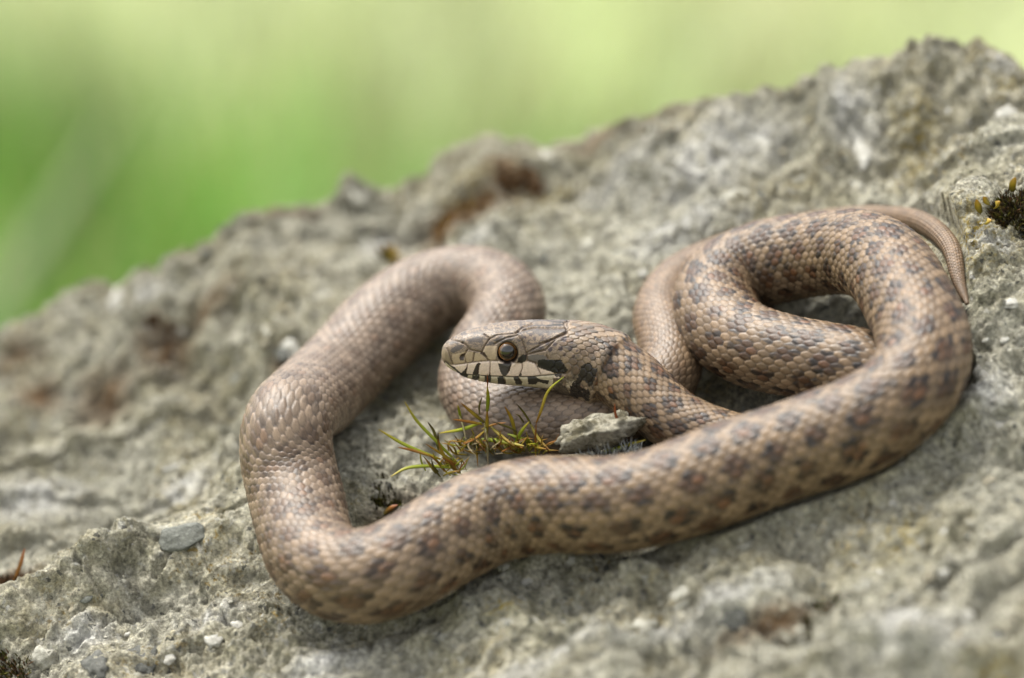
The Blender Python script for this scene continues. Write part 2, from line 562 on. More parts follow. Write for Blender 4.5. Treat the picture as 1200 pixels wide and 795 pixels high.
def rock_h(u, v):
    return bilinear(gu, gv, H, np.asarray(u, float), np.asarray(v, float))


def on_rock(px, py):
    h = 0.0
    for _ in range(14):
        u, v, _h = to_uvh(P(px, py, h))
        h = 0.5 * h + 0.5 * float(rock_h(u, v))
    return P(px, py, h)


def rock_normal(p):
    u, v, _ = to_uvh(p)
    e = 0.35
    hu = float(rock_h(u + e, v) - rock_h(u - e, v)) / (2 * e)
    hv = float(rock_h(u, v + e) - rock_h(u, v - e)) / (2 * e)
    n = NRM - hu * U - hv * V
    return n / np.linalg.norm(n)


M = Mat('weathered_rock', 0.9, 0.15)
co = M.coords()
warm = M.ramp(M.noise(co, 0.30, 3, 0.6), [(0.36, (0.235, 0.225, 0.155)), (0.50, (0.36, 0.335, 0.232)), (0.66, (0.41, 0.37, 0.245))])
c = M.mix(M.ramp(M.noise(co, 1.1, 5, 0.65, 0.6), [(0.40, 0.0), (0.62, 1.0)]), warm, (0.47, 0.445, 0.345))
c = M.mix(M.ramp(M.noise(co, 0.75, 6, 0.7, 1.0), [(0.56, 0.0), (0.70, 0.75)]), c, (0.12, 0.114, 0.088))
c = M.mix(M.ramp(M.noise(co, 2.6, 6, 0.7, 0.4), [(0.56, 0.0), (0.64, 0.85)]), c, (0.50, 0.49, 0.43))        # pale crustose lichen
oc = M.math('MULTIPLY', M.ramp(M.noise(co, 0.45, 3, 0.6), [(0.50, 0.0), (0.62, 1.0)]), M.ramp(M.noise(co, 6.0, 3, 0.6), [(0.56, 0.0), (0.63, 0.85)]))
c = M.mix(oc, c, (0.27, 0.185, 0.045))                                                                          # ochre lichen specks
br = M.math('MULTIPLY', M.attr('brown', 'Fac'), M.ramp(M.noise(co, 2.2, 5, 0.7), [(0.32, 0.0), (0.48, 1.0)]))
lg = M.ramp(M.noise(co, 0.22, 4, 0.6, 0.8), [(0.47, 0.0), (0.56, 0.55)])
c = M.mix(lg, c, (0.49, 0.475, 0.39))
c = M.mix(br, c, (0.165, 0.105, 0.055))
yl = M.math('MULTIPLY', M.attr('yellow', 'Fac'), M.ramp(M.noise(co, 7.0, 4, 0.65), [(0.50, 0.0), (0.58, 0.9)]))
c = M.mix(yl, c, (0.33, 0.24, 0.035))
wh = M.math('MULTIPLY', M.attr('white', 'Fac'), M.ramp(M.noise(co, 2.0, 5, 0.7), [(0.36, 0.0), (0.52, 0.9)]))
c = M.mix(wh, c, (0.64, 0.63, 0.58))
v1 = M.new('ShaderNodeTexVoronoi')
v1.inputs['Scale'].default_value = 7.5
M.l.new(co, v1.inputs['Vector'])
grain = M.ramp(v1.outputs['Color'], [(0.0, 0.55), (0.5, 1.0), (1.0, 1.35)])
c = M.mix(0.8, c, grain, 'MULTIPLY')
v2 = M.new('ShaderNodeTexVoronoi')
v2.inputs['Scale'].default_value = 3.2
nz = M.new('ShaderNodeTexNoise')
nz.inputs['Scale'].default_value = 5.0
nz.inputs['Detail'].default_value = 3.0
M.l.new(co, nz.inputs['Vector'])
wv = M.new('ShaderNodeVectorMath', operation='MULTIPLY_ADD')
M.l.new(nz.outputs['Color'], wv.inputs[0])
wv.inputs[1].default_value = (0.34, 0.34, 0.34)
M.l.new(co, wv.inputs[2])
M.l.new(wv.outputs[0], v2.inputs['Vector'])
dk = M.math('MULTIPLY', M.math('LESS_THAN', v2.outputs['Distance'], 0.27), M.math('GREATER_THAN', M.ramp(v2.outputs['Color'], [(0.0, 0.0), (1.0, 1.0)]), 0.70))
c = M.mix(M.math('MULTIPLY', dk, 0.75), c, (0.065, 0.068, 0.068))
wt = M.math('MULTIPLY', M.math('LESS_THAN', v2.outputs['Distance'], 0.20), M.math('LESS_THAN', M.ramp(v2.outputs['Color'], [(0.0, 0.0), (1.0, 1.0)]), 0.27))
c = M.mix(M.math('MULTIPLY', wt, 0.8), c, (0.52, 0.51, 0.46))
c = M.mix(1.0, c, M.ramp(M.noise(co, 11.0, 5, 0.75), [(0.32, 0.42), (0.5, 1.0), (0.68, 1.5)]), 'MULTIPLY')
c = M.mix(0.75, c, M.ramp(M.noise(co, 3.0, 4, 0.7, 0.5), [(0.34, 0.52), (0.5, 1.0), (0.66, 1.35)]), 'MULTIPLY')
bn = M.bump(M.noise(co, 5.0, 7, 0.72), 0.0026, 1.0)
bn = M.bump(M.ramp(v1.outputs['Color'], [(0.0, 0.0), (1.0, 1.0)]), 0.0007, 0.8, bn)
bn = M.bump(M.noise(co, 16.0, 5, 0.72), 0.0014, 1.0, bn)
MAT_ROCK = M.done(c, bn)


def blob_field(spots):
    f = np.zeros(UU.shape)
    for px, py, ru, rv in spots:
        bu, bv, _ = to_uvh(P(px, py, 0.1))
        f = np.maximum(f, np.exp(-((UU - bu) / ru) ** 4 - ((VV - bv) / rv) ** 4) * 0.0 + np.clip(1.25 - np.hypot((UU - bu) / ru, (VV - bv) / rv), 0, 1))
    return f


brown = blob_field([(185, 390, 1.1, 1.2), (238, 358, 1.3, 0.7), (565, 250, 1.5, 1.0), (600, 218, 0.7, 0.7), (520, 262, 1.4, 1.0), (790, 155, 1.3, 0.8), (105, 420, 1.2, 1.0),
                    (10, 395, 0.9, 1.0), (215, 295, 0.8, 0.7), (255, 275, 0.8, 0.6), (30, 430, 0.8, 0.8), (330, 262, 1.2, 0.5), (860, 148, 0.8, 0.6), (900, 725, 1.6, 0.5), (700, 160, 1.0, 0.6),
                    (20, 690, 0.9, 0.8), (460, 590, 0.9, 0.9), (330, 418, 0.5, 0.5), (1010, 730, 0.8, 0.4), (1110, 55, 1.0, 1.0)])
yellow = blob_field([(1165, 350, 1.0, 1.5), (1190, 130, 1.0, 2.0), (1090, 190, 1.0, 1.5), (545, 235, 1.0, 0.8), (640, 225, 1.2, 0.8), (590, 705, 0.6, 0.5),
                     (462, 285, 0.6, 0.7), (265, 585, 0.5, 0.5), (1060, 620, 1.0, 0.8), (980, 115, 0.6, 0.6), (1150, 775, 0.9, 0.6)])
white = blob_field([(840, 215, 2.2, 1.4), (730, 215, 1.6, 1.1), (1010, 180, 0.9, 1.6), (800, 275, 1.8, 1.0), (900, 195, 1.2, 1.0), (450, 285, 0.8, 0.7), (1185, 355, 0.5, 0.5), (1165, 480, 0.6, 1.0),
                    (200, 545, 1.0, 0.7), (1070, 748, 1.5, 1.2), (100, 750, 0.9, 0.6), (860, 700, 1.4, 0.7), (250, 720, 0.9, 0.5), (170, 340, 0.9, 0.6), (780, 740, 1.5, 0.5),
                    (640, 770, 2.0, 0.7), (470, 590, 0.5, 0.6), (1185, 135, 0.6, 0.5), (380, 770, 1.5, 0.6), (30, 560, 1.5, 1.2), (560, 290, 0.6, 0.5)])
boulder = add('boulder', None, None, label='lichen-spotted grey boulder with a rough sloping face that the snake lies on', cat='boulder', loc=from_uvh(0, 0, 0))
face = mesh_from(from_uvh(UU, VV, H).reshape(-1, 3) - from_uvh(0, 0, 0), grid_faces(len(gv), len(gu), False), 'rock_face', True, None,
                 {'brown': brown.ravel(), 'yellow': yellow.ravel(), 'white': white.ravel()})
add('rock_face', face, MAT_ROCK, boulder)

# ------------------------------------------------------------------ the snake
RW = 9.0                                      # degrees of girth per scale row
n_d, n_b = 184, 20
phi_d = np.linspace(-135, 135, n_d + 1)
phi_b = np.linspace(135, 225, n_b + 1)[1:-1]
PHI = np.concatenate([phi_d, phi_b])          # degrees, 0 = spine
NPH = len(PHI)
phi2 = np.concatenate([PHI, [225.0]])
PHI_H = np.stack([phi2[:-1], 0.5 * (phi2[:-1] + phi2[1:])], -1).ravel()   # head rings: twice as fine

S_H1 = float(np.interp(712, xf[:200], sf[:200]))
hs = np.concatenate([0.055 * np.linspace(0, 1, 26)[:-1] ** 1.6, np.arange(0.055, S_H1, 0.0120)])
pitch_f = 0.262 * rf + 0.03 + 0.16 * rf * (sf > 86.5)
a_f = np.concatenate([[0], np.cumsum(0.05 / pitch_f)[:-1]])
bs = np.interp(np.arange(np.interp(S_H1 + 0.012, sf, a_f), a_f[-1], 1 / 8.0), a_f, sf)

tan_f = np.gradient(pf, axis=0)
tan_f /= np.linalg.norm(tan_f, axis=1)[:, None]
HUP = np.array([0, -0.04, 1.0])
mixu = sstep(3.2, 8.0, sf)[:, None]
up_f = HUP * (1 - mixu) + NRM * mixu
up_f -= (up_f * tan_f).sum(1)[:, None] * tan_f
up_f /= np.linalg.norm(up_f, axis=1)[:, None]
kk = np.exp(-0.5 * (np.arange(-20, 21) / 8.0) ** 2)
kk /= kk.sum()
up_f = np.stack([np.convolve(np.pad(up_f[:, i], 20, 'edge'), kk, 'valid') for i in range(3)], -1)
up_f -= (up_f * tan_f).sum(1)[:, None] * tan_f
up_f /= np.linalg.norm(up_f, axis=1)[:, None]
side_f = np.cross(tan_f, up_f)

HEAD_W = [(517.6, 1.2), (518.3, 5), (520, 8.5), (524, 12), (530, 15), (540, 19), (560, 24.5), (592, 31), (620, 36), (650, 40), (675, 42), (700, 40.5), (722, 39.5)]
CPX = DIST / FPX                                # cm per photo pixel at the focus plane


def at_s(s, arr):
    return np.stack([np.interp(s, sf, arr[:, k]) for k in range(3)], -1)


def rings(s, phi):
    """points, outward directions and lattice data for rings at s with girth angles phi"""
    c = at_s(s, pf)
    D, Sd = at_s(s, up_f), at_s(s, side_f)
    hx = np.interp(s, sf, xf)
    head = hx < 730
    rz = np.interp(s, sf, rf)
    rz = np.where(head, np.interp(hx, [a for a, _ in HEAD_R], [b for _, b in HEAD_R]) * CPX, rz)
    rw = np.where(head, np.interp(hx, [a for a, _ in HEAD_W], [b for _, b in HEAD_W]) * CPX, rz)
    bl = sstep(690, 735, np.where(hx > 740, 740, hx))[:, None]
    ex = 0.80 + 0.20 * bl
    fl = 1.0 - 0.10 * bl
    bulge = 1 + 0.022 * noise2(s * 0.55, s * 0 + 4.4, 17) + 0.012 * noise2(s * 1.7, s * 0 + 2.2, 18)
    rz, rw = np.where(head, rz, rz * bulge), np.where(head, rw, rw * bulge)
    ph = np.radians(phi)[None]
    cs, sn = np.cos(ph), np.sin(ph)
    z = rz[:, None] * np.sign(cs) * np.abs(cs) ** ex
    z = np.where(cs < 0, z * (1.0 - 0.17 * bl), z)
    d = rw[:, None] * np.sign(sn) * np.abs(sn) ** np.where(cs < 0, ex - 0.16 * bl, ex)
    p = c[:, None] + d[..., None] * Sd[:, None] + z[..., None] * D[:, None]
    o = (sn[..., None] * Sd[:, None] + cs[..., None] * D[:, None])
    return p, o, z / CPX, d / CPX, hx, np.broadcast_to(rz[:, None], z.shape)


def lattice(a, b):
    """nearest scale in the staggered lattice: F1, F2, row, index, local along"""
    j0 = np.round(b)
    F1 = np.full(np.broadcast(a, b).shape, 9.0)
    F2 = F1.copy()
    J = np.zeros(F1.shape)
    I = np.zeros(F1.shape)
    L = np.zeros(F1.shape)
    for dj in (-1, 0, 1):
        j = j0 + dj
        off = 0.5 * (np.mod(j, 2))
        i0 = np.round(a - off)
        for di in (-1, 0, 1):
            i = i0 + di
            la = a - (i + off)
            lb = b - j
            d = np.sqrt((la * 1.25) ** 2 + lb ** 2 + 0.25 * la * np.abs(lb))
            nearer = d < F1
            F2 = np.where(nearer, F1, np.minimum(F2, d))
            J = np.where(nearer, j, J)
            I = np.where(nearer, i + off, I)
            L = np.where(nearer, la, L)
            F1 = np.where(nearer, d, F1)
    return F1, F2, J, I, L


TAN = srgb(105, 86, 64)
PALE = srgb(112, 97, 75)
GREY = srgb(112, 97, 82)
TAILC = srgb(105, 85, 63)
FILL = srgb(66, 44, 26)
ORNG = srgb(84, 54, 31)
DARK = srgb(22, 16, 12)
BELLY = srgb(106, 98, 80)
SEAM = srgb(42, 34, 26)


def scale_colour(a, b, s):
    b = b * (1.12 - 0.12 * np.minimum(np.abs(b), 20) / 15)          # rows are finer along the spine than on the flanks
    F1, F2, J, I, L = lattice(a, b)
    e = F2 - F1
    si = np.interp(I, a_f, sf)                                   # where that scale sits along the body
    r1, r2, r3 = hash2(I * 2, J, 3), hash2(I * 2, J, 4), hash2(I * 2, J, 5)
    st = np.interp(si, [4, 9, 40, 46, 50, 54, 58, 66, 70, 76, 80, 96], [1, 1, 1, 0.95, 0.8, 0.62, 0.42, 0.34, 0.5, 0.26, 0.22, 0.15])
    grey = np.interp(si, [44, 54, 62, 70, 76, 80], [0, 0.6, 1.0, 0.9, 0.9, 0.2])[..., None]
    tail = np.interp(si, [76, 84], [0, 1])[..., None]
    aj = np.abs(J)
    base = TAN * (1 - grey) + GREY * grey
    base = base * (1 - tail) + TAILC * tail
    lat = sstep(6, 14, aj)[..., None]
    base = base * (1 - 0.35 * lat) + PALE * 0.35 * lat
    base = base * (0.76 + 0.48 * r1[..., None])
    Ie, Je = 0.62 * I + 0.38 * a, 0.62 * J + 0.38 * b            # pigment mostly follows whole scales, but not exactly
    per = 3.1
    Q = np.full(J.shape, 9.0)
    for j0, ph, hl, hw, sd in ((2.0, 0.0, 0.92, 1.6, 1), (-2.0, 0.5, 0.92, 1.6, 6), (5.9, 0.5, 0.85, 1.4, 2), (-5.9, 0.0, 0.85, 1.4, 3), (9.4, 0.0, 0.8, 1.2, 4), (-9.4, 0.5, 0.8, 1.2, 5), (12.4, 0.5, 0.75, 1.1, 7), (-12.4, 0.0, 0.75, 1.1, 8)):
        t = Ie / per + ph
        n = np.round(t)
        jx = (hash2(n, n * 0 + sd, 21) - 0.5) * 0.16
        jw = (hash2(n, n * 0 + sd, 22) - 0.5) * 0.9
        sz = 0.80 + 0.45 * hash2(n, n * 0 + sd, 23)
        Q = np.minimum(Q, np.hypot((t - n - jx) * per / (hl * sz), (Je - j0 - jw) / (hw * sz)))
    pn = noise2(a * 2.3, b * 2.3, 55)
    Q = Q + (r2 - 0.5) * 0.26 + 0.16 * pn
    fil = FILL * (0.7 + 0.6 * r2[..., None])
    fil = np.where((r1 > 0.78)[..., None], ORNG * (0.8 + 0.4 * r2[..., None]), fil)
    w1 = (sstep(1.08, 0.78, Q) * st * 0.92)[..., None]
    col = base * (1 - w1) + fil * w1
    lb = b - J
    cut = L * np.cos(r2 * 6.28) * 1.4 + lb * np.sin(r2 * 6.28)   # margin scales are black on one side
    half = sstep(-0.28, 0.04, cut + 0.3 * (r1 - 0.5))
    w2 = sstep(0.50, 0.72, Q) * sstep(1.28, 1.06, Q) * np.where(r3 < 0.66, 0.25 + 0.75 * half, 0.12)
    w2 = np.maximum(w2, (r3 > 0.955) * half * 0.8)
    w2 = np.maximum(w2, w1[..., 0] * 0.75 * sstep(0.22, 0.06, e))
    w2 = (w2 * st * 0.95)[..., None]
    col = col * (1 - w2) + DARK * w2
    col = col * (1 - 0.22 * sstep(-0.05, -0.48, L))[..., None] * (1 + 0.10 * noise2(a * 5, b * 5, 56))[..., None]  # front of each scale darkened: overlap shade put into the colour; fine random tone
    mot = sstep(0.05, 0.5, noise2(I * 0.42, J * 0.35, 52) + 0.35 * (r2 - 0.5)) * sstep(3, 9, aj) * 0.42 * (0.4 + 0.6 * st)
    col = col * (1 - mot[..., None]) + srgb(70, 54, 36) * mot[..., None]
    vent = sstep(15.8, 16.6, np.abs(b))[..., None]
    col = col * (1 - vent) + BELLY * vent
    rim = (sstep(0.16, 0.02, e))[..., None] * 0.5 * (1 - vent)
    col = col * (1 - rim) + SEAM * rim
    tip = (sstep(0.12, 0.42, L) * sstep(0.10, 0.25, e))[..., None] * 0.12
    col = col * (1 + tip)
    dome = sstep(0.0, 0.36, e) * (0.62 + 0.75 * L)
    return col, dome * (1 - vent[..., 0])


# head markings, digitised in the photograph's own pixels
def zA(pts):
    return [(510 + x / 7.947, 365 + y / 7.947) for x, y in pts]


def zB(pts):
    return [(630 + x / 7.947, 365 + y / 7.947) for x, y in pts]


def inside(X, Y, poly):
    r = np.zeros(X.shape, bool)
    n = len(poly)
    for i in range(n):
        x1, y1 = poly[i]
        x2, y2 = poly[(i + 1) % n]
        if y1 == y2:
            continue
        cnd = (y1 > Y) != (y2 > Y)
        r ^= cnd & (X < (x2 - x1) * (Y - y1) / (y2 - y1) + x1)
    return r


def dist_line(X, Y, pl):
    d = np.full(X.shape, 99.0)
    for (ax, ay), (bx, by) in zip(pl[:-1], pl[1:]):
        L2 = (bx - ax) ** 2 + (by - ay) ** 2 + 1e-9
        t = np.clip(((X - ax) * (bx - ax) + (Y - ay) * (by - ay)) / L2, 0, 1)
        d = np.minimum(d, np.hypot(X - ax - t * (bx - ax), Y - ay - t * (by - ay)))
    return d


MOUTH = zA([(90, 470), (130, 505), (230, 580), (330, 593), (480, 600), (700, 602), (900, 600), (1000, 583), (1120, 572), (1192, 560)]) + zB([(300, 560)])
EYE = (592.0, 412.6)
SUT = [zA(p) for p in ([(230, 285), (265, 310), (300, 352), (410, 378)], [(485, 250), (440, 310), (408, 380), (468, 450)], [(150, 262), (235, 290)],
                       [(440, 215), (485, 250), (560, 225), (720, 205), (800, 150), (900, 118)], [(530, 295), (640, 250), (750, 222), (790, 265), (830, 372)],
                       [(830, 378), (1000, 282), (1192, 180)], [(838, 392), (1010, 345), (1100, 250), (1192, 195)], [(340, 385), (332, 462)], [(100, 345), (135, 440), (160, 500)],
                       [(160, 497), (240, 485), (370, 466), (470, 455), (560, 452)], [(278, 352), (250, 400), (268, 470)],
                       [(285, 490), (278, 580)], [(385, 480), (385, 590)], [(488, 462), (488, 592)], [(790, 475), (795, 520), (770, 580)], [(925, 478), (985, 572)], [(685, 480), (655, 560)],
                       [(740, 190), (900, 152), (1190, 150)], [(1180, 100), (1192, 150)], [(830, 392), (845, 445), (930, 470)], [(1030, 395), (1045, 425)],
                       [(400, 600), (395, 640)], [(620, 605), (640, 655)], [(755, 605), (800, 655)])]
SUT += [zB(p) for p in ([(0, 290), (120, 245), (235, 185), (225, 145), (190, 95)],)]
# (polygon, colour, weight)
CREAM = srgb(255, 232, 212)
LCREAM = srgb(220, 206, 176)
SLATE = srgb(70, 66, 66)
BLK = srgb(20, 17, 16)
HTOP = srgb(152, 132, 110)
PAINT = [
    (zA([(120, 495), (240, 480), (370, 462), (480, 452), (560, 452), (690, 470), (780, 470), (830, 455), (930, 478), (1125, 555), (1192, 560), (1192, 600), (900, 603), (600, 605), (330, 596), (240, 580)]), CREAM, 1),
    (zA([(340, 385), (395, 378), (470, 450), (332, 462)]), srgb(196, 174, 142), 1), (zA([(430, 320), (550, 315), (555, 370), (530, 440), (490, 448), (440, 390), (420, 370)]), srgb(194, 172, 142), 1),
    (zA([(140, 400), (250, 370), (330, 370), (335, 460), (150, 490)]), srgb(190, 168, 138), 1),
    (zA([(60, 360), (100, 345), (135, 440), (160, 500), (110, 470), (60, 440)]), srgb(150, 132, 106), 1),
    (zA([(205, 425), (225, 392), (262, 382), (250, 420), (246, 450), (215, 452)]), srgb(50, 36, 28), 0.95), (zA([(385, 385), (430, 372), (462, 418), (430, 412)]), srgb(70, 54, 46), 0.9),
    (zA([(120, 365), (150, 330), (190, 308), (250, 310), (225, 342), (150, 385)]), SLATE, 0.75), (zA([(280, 268), (330, 240), (430, 238), (410, 282), (330, 290)]), SLATE, 0.7),
    (zA([(450, 305), (500, 275), (545, 300), (460, 312)]), SLATE, 0.8), (zA([(510, 265), (600, 240), (690, 245), (735, 228), (690, 275), (560, 288)]), SLATE, 0.75),
    (zA([(740, 195), (900, 150), (1192, 145), (1192, 185), (1000, 195), (950, 218), (880, 182), (760, 210)]), SLATE, 0.72), (zA([(1005, 132), (1080, 110), (1155, 115), (1145, 131)]), BLK, 0.85),
    (zA([(795, 148), (880, 120), (1000, 122), (960, 134)]), SLATE, 0.8), (zA([(540, 190), (640, 165), (700, 165), (620, 200)]), SLATE, 0.45),
    (zA([(300, 205), (420, 172), (440, 200), (340, 220)]), SLATE, 0.45), (zA([(130, 290), (170, 262), (230, 262), (190, 290)]), SLATE, 0.5),
    (zA([(860, 370), (880, 330), (990, 305), (1005, 330), (930, 365)]), SLATE, 0.6),
    (zA([(745, 425), (795, 388), (835, 393), (832, 440), (790, 472), (740, 458)]), BLK, 0.95), (zA([(840, 402), (900, 390), (1000, 390), (1035, 420), (1000, 445), (930, 468), (850, 445)]), srgb(118, 110, 104), 0.95),
    (zA([(945, 472), (1040, 430), (1192, 432), (1192, 540), (1100, 545)]), BLK, 0.97), (zB([(-10, 440), (60, 428), (225, 438), (322, 522), (300, 550), (180, 556), (60, 522), (-10, 505)]), BLK, 0.97),
    (zB([(170, 560), (265, 565), (250, 592), (190, 590)]), BLK, 0.9),
    (zA([(556, 470), (690, 476), (664, 560), (620, 603), (586, 560)]), srgb(58, 58, 60), 0.95), (zA([(336, 565), (365, 478), (402, 478), (384, 530), (394, 604), (338, 604)]), BLK, 0.95),
    (zA([(270, 520), (284, 520), (278, 570), (306, 612), (230, 590), (240, 565)]), BLK, 0.95), (zA([(80, 470), (130, 505), (170, 512), (240, 575), (280, 615), (230, 612), (130, 530)]), BLK, 0.95),
    (zA([(468, 604), (490, 560), (500, 604)]), BLK, 0.8), (zA([(745, 604), (782, 560), (795, 604)]), BLK, 0.9),
]
LOWER = [(zA([(336, 600), (398, 600), (394, 660), (340, 660)]), BLK), (zA([(446, 600), (502, 600), (506, 665), (446, 665)]), BLK), (zA([(558, 606), (612, 604), (646, 672), (572, 672)]), BLK),
         (zA([(708, 606), (758, 603), (806, 672), (742, 672)]), BLK), (zA([(848, 600), (930, 600), (985, 615), (1080, 620), (1075, 660), (960, 640), (940, 668), (862, 668)]), BLK), (zA([(200, 560), (300, 595), (300, 660), (200, 640)]), BLK)]
NECKP = [(zB([(320, 620), (380, 600), (430, 620), (390, 690), (340, 690)]), srgb(214, 198, 168), 0.6),
         (zB([(455, 475), (540, 438), (562, 540), (540, 600), (492, 640), (542, 710), (532, 780), (470, 800), (390, 780), (388, 680), (438, 612), (458, 540)]), BLK, 0.92),
         (zB([(200, 690), (260, 640), (340, 690), (400, 760), (420, 840), (300, 830), (180, 770)]), srgb(56, 50, 42), 0.75), (zB([(250, 610), (330, 590), (420, 560), (440, 600), (380, 640), (270, 650)]), srgb(70, 62, 50), 0.6),
         (zB([(480, 200), (560, 228), (665, 282), (640, 298), (560, 265), (490, 218)]), BLK, 0.85), (zB([(690, 285), (760, 278), (830, 305), (720, 312)]), BLK, 0.8),
         (zB([(390, 310), (440, 330), (485, 370), (470, 395), (410, 370)]), srgb(92, 74, 56), 0.7), (zB([(670, 500), (690, 440), (750, 430), (795, 500), (780, 560), (760, 610), (720, 590), (750, 530), (735, 470), (700, 490)]), BLK, 0.85),
         (zB([(700, 700), (750, 680), (770, 720), (740, 760), (705, 740)]), BLK, 0.85)]
SPOTS = [zA([p])[0] + (r / 7.947,) for *p, r in ((960, 325, 20), (1030, 275, 20), (1095, 292, 19), (1060, 342, 24), (1155, 330, 27), (1180, 245, 30), (870, 215, 20), (905, 250, 16), (820, 240, 15), (980, 240, 18))]
SPOTS += [zB([p])[0] + (r / 7.947,) for *p, r in ((70, 275, 20), (145, 293, 22), (105, 337, 26), (205, 332, 27), (300, 325, 29), (220, 245, 30), (250, 385, 20), (345, 395, 20), (300, 270, 18), (370, 342, 16), (330, 200, 24))]

ph_r, ph_o, zz, dd, hx_h, rz_h = rings(hs, PHI_H)
TH = PITCH
AX_Y = np.interp(hx_h, [x for x, _, _ in HEAD_AX], [y for _, y, _ in HEAD_AX])
HX = np.broadcast_to(hx_h[:, None], zz.shape) + 0.0
HY = AX_Y[:, None] - (zz * math.cos(TH) - np.abs(dd) * math.sin(TH))      # same projection on both cheeks
aH = np.interp(hs, sf, a_f)[:, None] + 0 * HX
bH = np.where(PHI_H > 180, PHI_H - 360, PHI_H)[None] / RW + 0 * HX
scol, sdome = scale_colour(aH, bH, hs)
msk = sstep(640, 662, HX + 0.25 * (HY - 410))
hcol = np.broadcast_to(HTOP, HX.shape + (3,)) * (0.92 + 0.16 * noise2(HX * 0.45, HY * 0.45, 8))[..., None]
spk = noise2(HX * 0.55, HY * 0.75, 61)
hcol = hcol * (1 - 0.6 * (sstep(0.12, 0.45, spk) * sstep(440, 400, HY))[..., None])
mt = sstep(0.02, 0.42, fbm(HX * 0.16, HY * 0.30, 3, 62)) * sstep(414, 399, HY) * 0.8
hcol = hcol * (1 - mt[..., None]) + srgb(84, 76, 72) * mt[..., None]
throat = sstep(449, 455, HY)[..., None]
hcol = hcol * (1 - throat) + srgb(176, 166, 140) * throat
scol_light = scol * 1.45 + srgb(190, 172, 150) * 0.2
nk = sstep(700, 712, HX)[..., None]
hcol = hcol * (1 - msk[..., None]) + (scol_light * (1 - nk) + scol * nk) * msk[..., None]
disp = 0.028 * rz_h * sdome * msk
jx = 0.5 * noise2(HX * 0.5, HY * 0.5, 90)
jy = 0.5 * noise2(HX * 0.5 + 50, HY * 0.5, 91)
lowz = inside(HX, HY, MOUTH + [(660, 470), (600, 470), (517, 470)]) & (HX < 652)
hcol = np.where(lowz[..., None] & (HY < 452.5)[..., None], LCREAM, hcol)
for poly, cl, wgt in PAINT:
    m = (inside(HX + jx, HY + jy, poly) & ~lowz)[..., None] * wgt
    hcol = hcol * (1 - m) + cl * m
for poly, cl in LOWER:
    m = (inside(HX + jx, HY + jy, poly) & lowz)[..., None] * 0.95
    hcol = hcol * (1 - m) + cl * m
njx = 2.2 * noise2(HX * 0.35, HY * 0.35, 92)
for poly, cl, wgt in NECKP:
    m = inside(HX + njx, HY + njx * 0.7, poly)[..., None] * wgt
    hcol = hcol * (1 - m) + cl * m
for x, y, r in SPOTS:
    m = sstep(r * 1.05, r * 0.6, np.hypot(HX + jx * 2 - x, HY + jy * 2 - y))[..., None] * 0.75
    hcol = hcol * (1 - m) + srgb(66, 54, 56) * m
for pl in SUT:
    dl = dist_line(HX + jx * 0.5, HY + jy * 0.5, pl)
    m = sstep(0.9, 0.25, dl)[..., None] * 0.72
    hcol = hcol * (1 - m) + srgb(88, 68, 52) * m
    disp -= 0.030 * sstep(1.7, 0.2, dl)
dm = dist_line(HX, HY, MOUTH)
m = sstep(0.95, 0.3, dm)[..., None] * 0.85
hcol = hcol * (1 - m) + srgb(40, 32, 28) * m
disp -= 0.035 * sstep(2.0, 0.2, dm)
de = np.hypot(HX - EYE[0], (HY - EYE[1]))
m = sstep(13.6, 12.0, de)[..., None]
hcol = hcol * (1 - m) + srgb(48, 38, 32) * m
disp += 0.022 * np.exp(-((de - 15.0) / 2.2) ** 2) - 0.16 * sstep(13.0, 11.0, de)
disp += 0.05 * sstep(405, 396, HY) * sstep(570, 580, HX) * sstep(622, 606, HX) * sstep(388, 394, HY)   # brow
dn = np.hypot(HX - 539.5, HY - 417.3)
disp -= 0.05 * sstep(4.0, 1.0, dn)
hcol = hcol * (0.58 * (1 - nk) + 0.95 * nk) 
hcol = hcol * (1 + 0.10 * fbm(HX * 0.22, HY * 0.22, 3, 95) + 0.06 * noise2(HX * 0.9, HY * 0.9, 96))[..., None]
verts_h = ph_r + disp[..., None] * ph_o

aB = np.interp(bs, sf, a_f)[:, None]
bB = np.where(PHI > 180, PHI - 360, PHI)[None] / np.where(bs < 86.5, RW, 2.5 * RW)[:, None]   # the tail has half as many rows
pb, ob, _, _, hxb, rzb = rings(bs, PHI)
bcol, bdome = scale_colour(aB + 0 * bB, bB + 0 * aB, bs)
tp = sstep(0.012 * 0, 0.35, bs - bs[0])[:, None]
nl = sstep(6.5, 4.0, bs)[:, None, None]
bcol = bcol * (1 + 0.12 * nl)
verts_b = pb + (0.031 * np.maximum(rzb, np.where(bs > 86.5, 0.75, 0.1)[:, None] * np.minimum(1, rzb / 0.15)) * bdome)[..., None] * ob
NHR, NBR, NH2 = len(hs), len(bs), len(PHI_H)
off_b = NHR * NH2
fh = grid_faces(NHR, NH2, True)
fb = grid_faces(NBR, NPH, True) + off_b
j = np.arange(NPH)
j2 = (j + 1) % NPH
lr = (NHR - 1) * NH2
join = np.stack([lr + 2 * j, lr + 2 * j + 1, lr + (2 * j + 2) % NH2, off_b + j2, off_b + j], -1)
tip_i = off_b + NBR * NPH
sn_i = tip_i + 1
lastr = off_b + (NBR - 1) * NPH
cap_t = np.stack([lastr + j, lastr + j2, np.full(NPH, tip_i)], -1)
jh = np.arange(NH2)
cap_s = np.stack([(jh + 1) % NH2, jh, np.full(NH2, sn_i)], -1)
verts = np.vstack([verts_h.reshape(-1, 3), verts_b.reshape(-1, 3), pf[-1] + 0.05 * tan_f[-1], ph_r[0].mean(0) - 0.01 * tan_f[0]])
